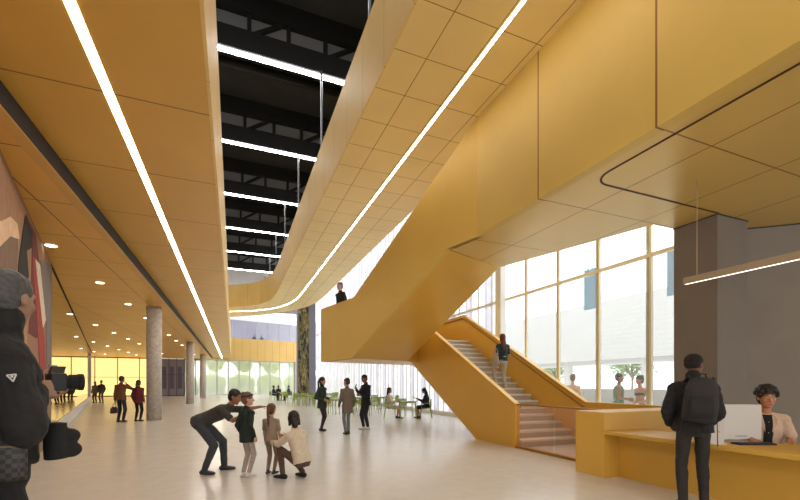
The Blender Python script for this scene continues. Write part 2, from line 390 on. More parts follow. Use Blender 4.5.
bw = thing('long_bench', 'long low white bench with a glossy top running along the left side', 'bench', tuple(wl(25)))
MB().ext([wl(7.6), wl(46), wl(46,.75), wl(7.6,.75)], (0,0,.40)).build('bench_body', mat('white bench front', '#d7d3cd', .45), bw)
MB().ext([wl(7.5,-.03,.40), wl(46.1,-.03,.40), wl(46.1,.78,.40), wl(7.5,.78,.40)], (0,0,.05)).build('bench_top', mat('glossy pale bench top', '#c9b48e', .12), bw)
struct(MB().ext([wl(6.2,0,4.60), wl(44,0,4.60), wl(44,.05,4.60), wl(6.2,.05,4.60)], (0,0,.019)).build('trim_9', greyrev), 'thin dark slot in the low ceiling continuing the mural wall', 'trim')
struct(MB().ext([wl(45.2,.1), wl(45.7,.1), wl(45.7,.4), wl(45.2,.4)], (0,0,4.62)).build('trim_10', mat('pale door post', '#e8e0d0', .5)), 'pale post at the end of the long bench', 'trim')

# ------------------------------------------------------------------ columns
for k, y in enumerate((19.3, 34.4, 48.4)):
    t = tag(MB().tube((-2.99, y, 0), (-2.99, y, 4.615), .275, n=40).build('column', conc, smooth=False),
            ['nearest round concrete column, tallest in view', 'middle round concrete column of the row', 'farthest round concrete column, beside the garden windows'][k], 'column', 'round concrete columns', 'thing')
    for p in t.data.polygons: p.use_smooth = abs(p.normal.z) < .5

# ------------------------------------------------------------------ light lines
tag(MB().box(-1.40, -1.305, -6, 58.3, 4.896, 4.899).build('surface_mounted_light', lightm), 'long straight light line in the left bulkhead', 'light')
lp = [(3.66,-7),(3.66,23.5),(3.62,25.5),(3.4,27.1),(2.95,28.6),(2.3,29.8),(1.5,30.7),(.6,31.4),(-.3,31.9),(-1.2,32.3),(-2.2,32.6)]
mb = MB()
for a, b in zip(lp, lp[1:]):
    a, b = V((*a, 6.686)), V((*b, 6.686)); d = (b-a).normalized(); r = V((-d.y, d.x, 0))*.022
    mb.ext([a-r, b-r, b+r, a+r], (0,0,.003))
tag(mb.build('surface_mounted_light', lightm), 'light line in the tiled bulkhead, curving left at its far end', 'light')

# roof trusses with a light line under each and hanger rods
ordn = ['nearest', 'second', 'third', 'fourth', 'fifth', 'sixth']
rod = mat('grey painted rod', '#8d8b90', .4, .4)
for k, y in enumerate([8.16]+[13.1+4.94*i for i in range(6)]):
    name = ('nearest' if k == 0 else ['second','third','fourth','fifth','sixth','farthest'][k-1])
    t = thing('roof_truss', 'black steel roof truss above the opening, %s from the camera' % name, 'truss', (0, y, 11.4), group='black roof trusses')
    MB().box(-8, 5, y-.16, y+.16, 11.35, 11.98).build('bottom_chord', dark, t)
    MB().box(-8, 5, y-.14, y+.14, 12.54, 13.15).build('top_chord', dark, t)
    MB().box(-8, 5, y+.08, y+.10, 11.98, 12.54).build('lit_infill', mat('grey lit infill', '#8c8c90', .8), t)  # added plate; its grey paints the lit look of the truss openings
    x = -3.0; j = 0
    while x < 4.8:
        MB().bar((x, y-.02, 11.98), (x, y-.02, 12.54), .12, .12).build('web_bar', dark, t)
        if j % 2: MB().bar((x+.1, y-.02, 11.98), (x+.95, y-.02, 12.54), .1, .11).build('web_bar', dark, t)
        x += 1.15; j += 1
    lm = tag(MB().box(-1.6, 4.6, y-.07, y+.07, 11.31, 11.35).build('surface_mounted_light', lightr), 'straight white light line under the %s roof truss' % name, 'light', 'light lines under the roof trusses')
    tag(MB().tube((2.6, y-.13, 8.1), (2.6, y-.13, 11.42), .035, n=10).build('hanger_rod', rod), 'grey hanger rod between the %s roof truss and the tiled bulkhead' % name, 'rod', 'hanger rods of the tiled bulkhead')
# services on the deck between trusses
for k in range(6):
    y = 10.6+4.94*k
    tag(MB().tube((-7.9, y, 12.75), (5, y, 12.75), .17, n=14).build('roof_pipe', dark, smooth=True), 'black pipe under the roof deck behind the %s truss' % ['nearest','second','third','fourth','fifth','sixth'][k], 'pipe', 'pipes under the roof deck')

# downlights of the low ceiling
spots = [(-3.81, 11.54+3.66*k) for k in range(11)]+[(-6.75, 22.5+3.64*k) for k in range(8)]+[(-9.6, 33.1+3.64*k) for k in range(6)]+[(-12.4, 44.0+3.64*k) for k in range(3)]
proto = None
for k, (x, y) in enumerate(spots):
    if proto is None:
        proto = thing('downlight', 'x', 'downlight', (x, y, 4.62), group='round downlights in the low gold ceiling')
        MB().tube((x,y,4.605),(x,y,4.62),.13,n=24).build('trim_ring', mat('white ring', '#efe6d2'), proto)
        MB().tube((x,y,4.598),(x,y,4.606),.105,n=24).build('lens', downm, proto)
        o = proto
    else:
        o = copy_tree(proto); o.location = (x, y, 4.62)
    row = {-3.81: 'row nearest the columns', -6.75: 'second row from the columns', -9.6: 'third row from the columns', -12.4: 'fourth row from the columns'}[x]
    idx = [s for s in spots if s[0] == x].index((x, y))
    o['label'] = 'round downlight, number %s from the front in the %s' % (['one','two','three','four','five','six','seven','eight','nine','ten','eleven'][idx], row)

# ------------------------------------------------------------------ staircase
st = thing('staircase', 'gold clad switchback staircase with pale treads and a solid sloping parapet', 'staircase', (6, 12, 0))
Fo = V((4.42, 6.84, 0)); vv = V((-.213, .977, 0)).normalized(); vr = V((vv.y, -vv.x, 0))
def sp(t, z, off=0): return Fo+vv*t+vr*off+V((0,0,z))
# outer face: parapet wall falling from the upper floor to the landing
MB().ext([sp(*p) for p in [(0,4.38),(.94,4.38),(5.22,2.25),(7.5,2.25),(7.5,4.07),(5.1,4.07),(0,6.70)]], vr*.13).build('outer_parapet', g_plainface, st)
A0, C0, E0, P1 = sp(.94,4.38,.03), V((6.13,8.51,4.38)), V((5.42,12.65,2.25)), sp(5.22,2.25,.03)
mb = MB().add([A0, C0, E0, P1, A0+V((0,0,.3)), C0+V((0,0,.3)), E0+V((0,0,.3)), P1+V((0,0,.3))],
    [(0,1,2),(0,2,3),(4,6,5),(4,7,6),(0,4,5,1),(1,5,6,2),(2,6,7,3),(3,7,4,0)])
mb.build('upper_flight_underside', g_stair, st)
# inner side of the upper flight
d2 = (E0-C0); d2.z = 0; d2.normalize(); n2_ = V((d2.y, -d2.x, 0)); L2 = (E0-C0).to_2d().length
def s2(t, z): return V((C0.x, C0.y, 0))+d2*t+V((0,0,z))
MB().ext([s2(0,4.38), s2(L2,2.25), s2(L2,4.07), s2(0,6.2)], -n2_*.1).build('inner_parapet', g_stair, st)
# landing
P2 = sp(7.5, 0); LZ0, LZ1 = 2.25, 3.06
P2i = sp(7.45,0,.03)
lpoly = [sp(5.22,0,.03), V((5.42,12.65,0)), V((6.1,13.25,0)), V((8.12,13.25,0)), V((8.12,15.9,0)), P2i]
MB().prism([(p.x,p.y) for p in lpoly], LZ0, LZ1).build('landing', g_stair, st)
a, b = P2, V((8.12,15.9,0)); dd = (b-a).normalized(); nn = V((dd.y, -dd.x, 0))
MB().ext([a+V((0,0,LZ0)), b+V((0,0,LZ0)), b+nn*.13+V((0,0,LZ0)), a+nn*.13+V((0,0,LZ0))], (0,0,4.07-LZ0)).build('landing_parapet', g_stair, st)
# upper flight treads
for k in range(11):
    t0, t1 = 5.0-.33*k, 4.68-.33*k; z1 = LZ1+.162*(k+1)
    a, b = sp(t0, 0, .13), sp(t1, 0, .13)
    q = [a, b, b+vr*1.65, a+vr*1.65]
    MB().ext([p+V((0,0,z1-.30)) for p in q], (0,0,.30)).build('step', stepm, st)
# lower flight
Y0, RUN, RISE = 7.73, .307, .17
for k in range(18):
    y = Y0+RUN*k; z = RISE*(k+1)
    zb = max(0, z-.42) if k > 1 else 0
    so = MB().box(6.2, 8.0, y, y+RUN+.03, zb, z-.045).build('step', riserm, st)
    MB().box(6.2, 8.0, y-.03, y+RUN, z-.045, z).build('tread', stepm, so)
MB().ext([(6.07,y,z) for y, z in [(7.79,0),(9.46,0),(13.75,2.25),(13.3,3.06),(13.3,3.88),(7.79,1.02)]], (.13,0,0)).build('left_parapet', g_stair, st)
MB().ext([(6.2,y,z) for y, z in [(9.46,.05),(13.3,2.2),(13.3,2.62),(8.8,.2)]], (1.8,0,0)).build('lower_flight_underside', g_stair, st)
MB().ext([(8.0,y,z) for y, z in [(7.58,0),(9.9,0),(13.4,2.25),(15.9,2.25),(15.9,4.07),(13.3,4.07),(7.58,1.04)]], (.14,0,0)).build('right_parapet', g_stair, st)
MB().box(8.0, 8.14, 5.16, 7.58, 0, 1.04).build('low_guard_wall', g_stair, st)
hr = mat('dark gold handrail', '#a8741f', .35, .4)
mb = MB()
for a, b in (((7.95,7.6,.93),(7.95,13.28,3.94)), ((7.95,13.28,3.94),(7.95,15.2,3.94))): mb.tube(a, b, .025)
mb.build('handrail', hr, st)
mb = MB(); mb.tube((6.25,7.85,.93),(6.25,13.2,3.72),.025); mb.build('handrail', hr, st)
# glass guard at the stair foot
gb = thing('glass_balustrade', 'rose tinted glass balustrade between the stair foot and the desk', 'balustrade', (6.1, 6.6, 0))
for y0, y1 in ((5.36, 6.56), (6.60, 7.77)):
    MB().box(6.10, 6.115, y0, y1, .03, 1.0).build('glass_panel', pinkgl, gb)
MB().box(6.06, 6.15, 5.34, 7.78, 0, .05).build('base_shoe', hr, gb)
MB().box(6.085, 6.13, 5.34, 7.78, .995, 1.025).build('top_rail', hr, gb)

# ------------------------------------------------------------------ reception desk
dk = thing('reception_desk', 'long gold reception desk with a high end block and a lower counter', 'desk', (6, 4, 0))
MB().box(5.40, 7.62, 4.74, 5.32, 0, 1.03).build('high_end_block', g_desk, dk, bevel=.006)
MB().box(5.38, 6.22, -1.6, 4.735, .69, .745).build('counter_top', g_desk, dk, bevel=.005)
MB().box(5.72, 5.78, -1.6, 4.735, 0, .69).build('front_panel', g_desk, dk)
MB().box(6.98, 7.5, -1.6, 4.735, 0, .62).build('back_cabinet', g_desk, dk)
pd = thing('pendant_light', 'slim bronze linear pendant light hanging over the reception desk', 'pendant light', (6.09, 3.9, 3))
MB().box(6.055, 6.125, .2, 3.95, 2.925, 3.02).build('housing', mat('bronze grey metal', '#b3a189', .5, .2), pd)
MB().box(6.06, 6.09, .22, 3.93, 2.922, 2.926).build('diffuser', emis('pendant diffuser', '#fff2e0', 2.2), pd)
for y in (3.78, .6): MB().tube((6.09,y,3.02),(6.09,y,4.378),.006,n=8).build('suspension_rod', mat('bronze grey metal', '#8c7a66'), pd)
# computer
mo = thing('computer_monitor', 'white computer monitor seen from behind on the reception counter', 'monitor', (5.94, 3.19, .745), rz=-.40)
pw = mat('white plastic', '#d6d3d0', .4)
MB().box(-.35, .29, -.012, .02, .03, .475).build('screen_back', pw, mo, local=True, bevel=.008)
MB().box(-.34, .28, .02, .024, .04, .465).build('screen', mat('black screen', '#15161a', .2), mo, local=True)
MB().box(-.05, .05, .025, .06, .02, .3).box(-.11, .11, -.06, .16, 0, .012).build('stand', pw, mo, local=True)
MB().box(-.02, .10, -.016, -.012, .072, .079).ell((-.035,-.013,.076), ((.006,0,0),(0,.004,0),(0,0,.006))).build('maker_mark', mat('grey print', '#5b5957'), mo, local=True)
kb = thing('keyboard', 'thin black keyboard under the white monitor', 'keyboard', (5.86, 2.98, .745), rz=-.40)
MB().box(-.22, .22, -.07, .07, 0, .018).build('tray', mat('black plastic', '#1b1b1d', .5), kb, local=True)
mb = MB()
for i in range(12):
    for j in range(4): mb.box(-.21+.035*i, -.18+.035*i, -.06+.031*j, -.034+.031*j, .018, .024)
mb.build('keys', mat('black keycap', '#2a2a2c', .5), kb, local=True)
sg = thing('desk_sign', 'upright white desk sign with a small yellow dot left of the monitor', 'sign', (5.50, 3.18, .745), rz=-.40)
MB().box(-.085, .085, -.006, .006, .006, .30).build('panel', mat('frosted white acrylic', '#cfcac6', .3), sg, local=True)
MB().box(-.085, .085, -.05, .05, 0, .008).build('foot', pw, sg, local=True)
MB().tube((.02,-.006,.15),(.02,-.009,.15),.014,n=16).build('dot', mat('yellow dot', '#d8b24a'), sg, local=True)
ms = tag(MB().ell((6.12, 2.55, .762), ((.03,0,0),(0,.05,0),(0,0,.018))).build('computer_mouse', mat('black plastic', '#1b1b1d'), smooth=True), 'black computer mouse on the counter under the receptionist\'s hand', 'mouse')

# ------------------------------------------------------------------ outside: pool terrace beyond the tall windows
struct(MB().box(9.45, 60, -20, 62, -.3, -.02).build('floor_terrace', mat('white terrace paving', '#dcdad6', .8, nscale=3, namp=.04)), 'bright paved terrace outside the tall windows', 'terrace')
struct(MB().box(-60, 60, 63, 140, -.35, -.05).build('ground_lawn', mat('bright lawn', '#c6d490', .95, nscale=2, namp=.2)), 'lawn beyond the far garden windows', 'lawn')
brick = bpy.data.materials.new('whitewashed brick'); brick.use_nodes = True
nt = brick.node_tree; bs = nt.nodes['Principled BSDF']; bs.inputs['Roughness'].default_value = .85
bt = nt.nodes.new('ShaderNodeTexBrick'); bt.inputs['Scale'].default_value = 1; bt.inputs['Brick Width'].default_value = .9; bt.inputs['Row Height'].default_value = .25; bt.inputs['Mortar Size'].default_value = .012
bt.inputs['Color1'].default_value = (.90,.89,.89,1); bt.inputs['Color2'].default_value = (.88,.87,.87,1); bt.inputs['Mortar'].default_value = (.76,.75,.75,1)
ge = nt.nodes.new('ShaderNodeNewGeometry'); sx = nt.nodes.new('ShaderNodeSeparateXYZ'); cx = nt.nodes.new('ShaderNodeCombineXYZ')
nt.links.new(ge.outputs['Position'], sx.inputs[0]); nt.links.new(sx.outputs[1], cx.inputs[0]); nt.links.new(sx.outputs[2], cx.inputs[1])
nt.links.new(cx.outputs[0], bt.inputs['Vector']); nt.links.new(bt.outputs['Color'], bs.inputs['Base Color'])
pb = thing('pool_building', 'white brick building on posts across the terrace outside', 'building', (22, 14, 0))
MB().box(20, 26, 3, 40, 2.9, 6.3).build('brick_upper_storey', brick, pb)
for y in (4, 9.5, 15, 20.5, 26, 31.5, 37): MB().box(20.2, 20.6, y, y+.4, 0, 2.9).build('post', white, pb)
tag(MB().box(23.5, 23.8, -6, 45, -.02, 1.15).build('garden_wall', mat('white render', '#e6e4e0', .8)), 'low white garden wall across the terrace outside', 'garden wall', kind='thing')
bl = mat('pale blue reflection tone', '#a6cdf2', .8)  # blue panels and poles are added to imitate reflections in window panes
for (y0, y1, z0, z1, lb) in ((10.80, 11.42, 4.2, 5.68, 'pale blue panel imitating a window reflection above the two bathers'), (7.98, 8.3, 4.1, 5.5, 'pale blue panel imitating a window reflection at the edge of the grey pillar')):
    b_ = thing('reflection_panel', lb, 'banner', (12, y0, z0), group='pale blue reflection panels outside')
    MB().box(12, 12.02, y0, y1, z0, z1).build('cloth', bl, b_)
    MB().tube((12.01, y0+.05, -.02), (12.01, y0+.05, z1+.05), .03).build('pole', wframe, b_)

def leaves(mb, c, rad, n, sz):
    for _ in range(n):
        while True:
            p = V((random.uniform(-1,1), random.uniform(-1,1), random.uniform(-1,1)))
            if .25 < p.length < 1: break
        q = V((c[0]+p.x*rad[0], c[1]+p.y*rad[1], c[2]+p.z*rad[2]))
        a = V((random.uniform(-1,1), random.uniform(-1,1), random.uniform(-1,1))).normalized(); b = a.orthogonal().normalized()
        a *= sz*random.uniform(.6,1.2); b *= sz*.5
        mb.add([q-a, q+b, q+a, q-b], [(0,1,2,3)])
leafm = [mat('leaf green', '#a9bc66', .8), mat('leaf pale green', '#d3de9a', .8), mat('leaf grey green', '#b9c6a2', .8)]
bark = mat('bark', '#8f8272', .9)
def tree(x, y, h, r, m, name, label, cat, group, z=-.03, n=1200, sz=.16):
    t = thing(name, label, cat, (x, y, z), group=group)
    mb = MB().loft([((x,y,z), .05*r), ((x+.05,y,z+h*.45), .035*r), ((x,y+.05,z+h*.8), .02*r)], 8)
    for k in range(4): mb.loft([((x,y,z+h*.42), .045*r), ((x+cos(k*1.6)*r*.6, y+sin(k*1.6)*r*.6, z+h*.72), .012*r)], 6)
    mb.build('trunk', bark, t)
    mb = MB()
    for k in range(6):
        leaves(mb, (x+cos(k)*r*.4, y+sin(k)*r*.4, z+h*(.55+.07*k)), (r*.65, r*.65, h*.2), n//6, sz)
    mb.build('crown', m, t)
for k, (x, y, h, r) in enumerate([(31,13.5,4.9,2.2),(32,19.5,5.0,2.2),(31,8.6,4.6,2.0),(33,26,5,2.2),(31,33,4.8,2.2)]):
    tree(x, y, h, r, leafm[2], 'young_tree', 'young grey green tree seen under the white building, %s' % ['behind the man in the green towel','behind the bather with bare shoulders','behind the woman in black swimwear','behind the stair','far along the terrace'][k], 'tree', 'trees beyond the terrace', n=1500, sz=.2)
TL = ['at the left edge of the garden windows','behind the first column','behind the pointing man','in the middle of the garden windows','right of the middle of the garden windows','near the right end of the garden windows','at the painted pier','beyond the slate bay','far left beyond the lawn']
for k, (x, y, h, r) in enumerate([(-9,83,10,2.4),(-4,84,11,2.4),(1,86,11,2.5),(6.1,84,10,2.4),(11.2,85,11,2.5),(16.3,84,10,2.4),(21.4,86,11,2.5),(-14.2,86,11,2.5),(-19.4,84,10,2.4)]):
    tree(x, y, h, r, leafm[k % 2], 'garden_tree', 'bright green garden tree '+TL[k], 'tree', 'trees beyond the lawn', z=-.05, n=3600, sz=.45)
for k in range(12):
    x = -6+1.45*k+random.uniform(-.1,.1); y = 67.5+random.uniform(-1,1.5); h = random.uniform(1.2, 2.3)
    t = thing('garden_shrub', 'grey green shrub outside the garden windows, number %d from the left' % (k+1), 'shrub', (x,y,-.05), group='shrubs outside the garden windows')
    MB().tube((x,y,-.05),(x,y,h*.6),.04).build('stem', bark, t)
    mb = MB(); leaves(mb, (x,y,h*.5), (.55,.55,h*.45), 420, .09); mb.build('foliage', mat('shrub grey', '#7d8a74', .9), t)

for k in range(9):
    x = -17+4.6*k; y = 76+(k % 3)*.4
    t = thing('hedge', 'clipped light green hedge block beyond the lawn, number %s from the left' % ['one','two','three','four','five','six','seven','eight','nine'][k], 'hedge', (x, y, -.05), group='hedge blocks beyond the lawn')
    MB().box(x-2, x+2, y-.6, y+.6, -.05, 2.6).build('twig_core', mat('twig green', '#b4c486', .9), t)
    mb = MB()
    for _ in range(5): leaves(mb, (x, y, 1.5), (2.25, 1.1, 1.7), 420, .22)
    mb.build('foliage', leafm[1], t)
# ------------------------------------------------------------------ cafe furniture
green = mat('olive green powder coat', '#93a54a', .5)
def make_chair():
    t = thing('cafe_chair', 'x', 'chair', (0,0,0), group='olive green slatted cafe chairs')
    mb = MB()
    for i in range(6): mb.box(-.215, .215, -.20+.072*i, -.145+.072*i, .435, .455)
    mb.box(-.225, -.20, -.20, .22, .43, .455).box(.20, .225, -.20, .22, .43, .455)
    mb.build('seat', green, t, local=True)
    mb = MB()
    for i in range(5): mb.box(-.21+.088*i, -.15+.088*i, -.232, -.214, .50, .80)
    mb.bar((-.225,-.22,.80), (.225,-.22,.80), .03, .04); mb.bar((-.225,-.21,.50), (.225,-.21,.50), .025, .03)
    mb.build('backrest', green, t, local=True)
    for s in (-1, 1):
        MB().loft([((s*.215,.20,.44),.016), ((s*.235,.235,0),.013)], 8).build('leg', green, t, local=True)
        MB().loft([((s*.215,-.22,.82),.016), ((s*.215,-.20,.44),.016), ((s*.235,-.26,0),.013)], 8).build('leg', green, t, local=True)
        MB().loft([((s*.235,-.21,.64),.016), ((s*.24,.0,.66),.018), ((s*.235,.19,.64),.016), ((s*.222,.20,.45),.014)], 8).build('armrest', green, t, local=True)
    return t
def make_table():
    t = thing('cafe_table', 'x', 'table', (0,0,0), group='olive green square cafe tables')
    mb = MB().box(-.37, .37, -.37, .37, .715, .735)
    mb.build('tabletop', green, t, local=True, bevel=.006)
    MB().box(-.33, .33, -.33, .33, .67, .715).build('apron', green, t, local=True)
    for sx in (-1, 1):
        for sy in (-1, 1): MB().loft([((sx*.31,sy*.31,.68),.02), ((sx*.34,sy*.34,0),.015)], 8).build('leg', green, t, local=True)
    return t
tabs = [((4.0,38.0), .25, "the far table with three seated visitors", [0,1,2,3]),
        ((4.6,31.0), .1, "the far table left of the slate pier", [0,1,2,3]),
        ((5.9,30.2), -.3, "the far table below the painted panel", [0,1,2,3]),
        ((6.9,32.2), .5, "the far table under the slate pier", [0,1,2,3]),
        ((4.55,27.6), .6, "the table left of the ponytailed woman", [0,1,3]),
        ((4.75,19.7), .35, "the table behind the brown coat", [0,1,2,3]),
        ((5.7,18.9), -.2, "the table behind the man in black", [0,1,3]),
        ((8.0,22.4), .2, "the table by the white windows", [0,1,2,3]),
        ((7.0,16.15), .38, "", [])]
WH = ['window side', 'far side', 'column side', 'near side']
ch0, tb0 = make_chair(), make_table(); cu = tu = False
def put_chair(x, y, rz, label):
    global cu
    o = copy_tree(ch0) if cu else ch0
    cu = True; o.location = (x, y, 0); o.rotation_euler.z = rz; o['label'] = 'green slatted chair '+label
    return o
for (x, y), r, lb, chs in tabs[:-1]:
    o = copy_tree(tb0) if tu else tb0; tu = True
    o.location = (x, y, 0); o.rotation_euler.z = r; o['label'] = 'olive green square table, '+lb
    for c in chs:
        a_ = r+c*pi/2+random.uniform(-.12,.12); dd_ = .68+random.uniform(-.02,.1)
        put_chair(x+cos(a_)*dd_, y+sin(a_)*dd_, a_+pi/2, 'at '+lb+', '+WH[c])
# the nearest set
o = copy_tree(tb0); o.location = (7.02,16.25,0); o.rotation_euler.z = -TH; o['label'] = 'olive green square table between the two seated women'
LF = F(1,0)
put_chair(6.27, 16.5, atan2(-LF[0], LF[1]), 'under the seated woman in the cream dress')
put_chair(7.72, 15.95, atan2(LF[0], -LF[1]), 'under the seated woman in black')
put_chair(7.2, 16.98, atan2(0,-1)+.3+pi/2*0, 'empty behind the table of the two seated women')
lo = {}
for o in list(COL.objects):
    if o.get('category') == 'table': lo.setdefault(o['label'], []).append(o.name)

# ------------------------------------------------------------------ people
def remesh(mb, name, m, voxel, smooth, parent, amp=0, freq=9, k=1, warp=None):
    me = bpy.data.meshes.new(name); me.from_pydata([tuple(p*k) for p in mb.v], [], mb.f)
    import bmesh
    bm = bmesh.new(); bm.from_mesh(me); bmesh.ops.recalc_face_normals(bm, faces=bm.faces); bm.to_mesh(me); bm.free()
    o = bpy.data.objects.new('tmp', me); COL.objects.link(o)
    md = o.modifiers.new('r', 'REMESH'); md.mode = 'VOXEL'; md.voxel_size = voxel; md.use_smooth_shade = True
    ms = o.modifiers.new('s', 'SMOOTH'); ms.factor = .5; ms.iterations = smooth
    dg = bpy.context.evaluated_depsgraph_get()
    m2 = bpy.data.meshes.new_from_object(o.evaluated_get(dg))
    bpy.data.objects.remove(o); bpy.data.meshes.remove(me)
    if amp:
        off = V((random.random()*9, random.random()*9, random.random()*9))
        ns = [v.normal.copy() for v in m2.vertices]
        for v, n in zip(m2.vertices, ns):
            v.co += n*amp*(noise.noise(v.co*freq+off)+.5*noise.noise(v.co*freq*2.3+off))
    m2.name = name; m2.materials.clear()
    for x in (m if isinstance(m, list) else [m]): m2.materials.append(x)
    for p in m2.polygons: p.use_smooth = True
    r = bpy.data.objects.new(name, m2); COL.objects.link(r)
    if parent: r.parent = parent; ORG[r.name] = V((0,0,0))
    return r

def ik(a, t, l1, l2, pole):
    a, t, pole = V(a), V(t), V(pole)
    d = t-a; L = d.length
    if L > (l1+l2)*.995: t = a+d*((l1+l2)*.995/L); d = t-a; L = d.length
    u = d/L; x = (l1*l1-l2*l2+L*L)/(2*L); h = sqrt(max(l1*l1-x*x, 1e-6))
    p = pole-u*pole.dot(u)
    if p.length < 1e-4: p = V((0,1,0))-u*u.y
    return a+u*x+p.normalized()*h, t

def skin(c): return mat('skin '+c, c, .55)
def cloth(c, r=.85): return mat('fabric '+c, c, r, nscale=30, namp=.10, bump=.15, bscale=90)
def hairm(c): return mat('hair '+c, c, .55, nscale=60, namp=.25)

def hand(mb, W, d, n, side, curl, fr=.0085):
    W, d = V(W), V(d).normalized(); n = V(n); n = (n-d*n.dot(d))
    n = n.normalized() if n.length > 1e-3 else d.orthogonal().normalized()
    t = d.cross(n)*side
    mb.eloft([(W-d*.02, t*.024, n*.019), (W+d*.02, t*.031, n*.017), (W+d*.055, t*.040, n*.015), (W+d*.088, t*.041, n*.012)], 12)
    for i, (o, L) in enumerate(((.031,.070), (.0105,.080), (-.0105,.074), (-.031,.058))):
        p = W+d*(.083-.004*abs(i-1.2)); dd = (d+t*o*1.5).normalized(); p = p+t*o
        for s, f in enumerate((.45,.32,.23)):
            g = curl*(.7 if s == 0 else 1.0)
            dd = (dd*cos(g)+n*sin(g)).normalized() if s == 0 else (dd*cos(g)+(n-dd*n.dot(dd)).normalized()*sin(g)).normalized()
            q = p+dd*L*f; mb.cap(p, q, fr*(1-.08*s), fr*(.93-.08*s), 8); p = q
    p = W+d*.022+t*.030; dd = (d*.62+t*.62+n*.35).normalized()
    for s, L in enumerate((.042,.034,.026)):
        q = p+dd*L; mb.cap(p, q, fr*(1.25-.12*s), fr*(1.1-.1*s), 8); p = q
        dd = (dd*.9+d*.25+n*curl*.25).normalized()

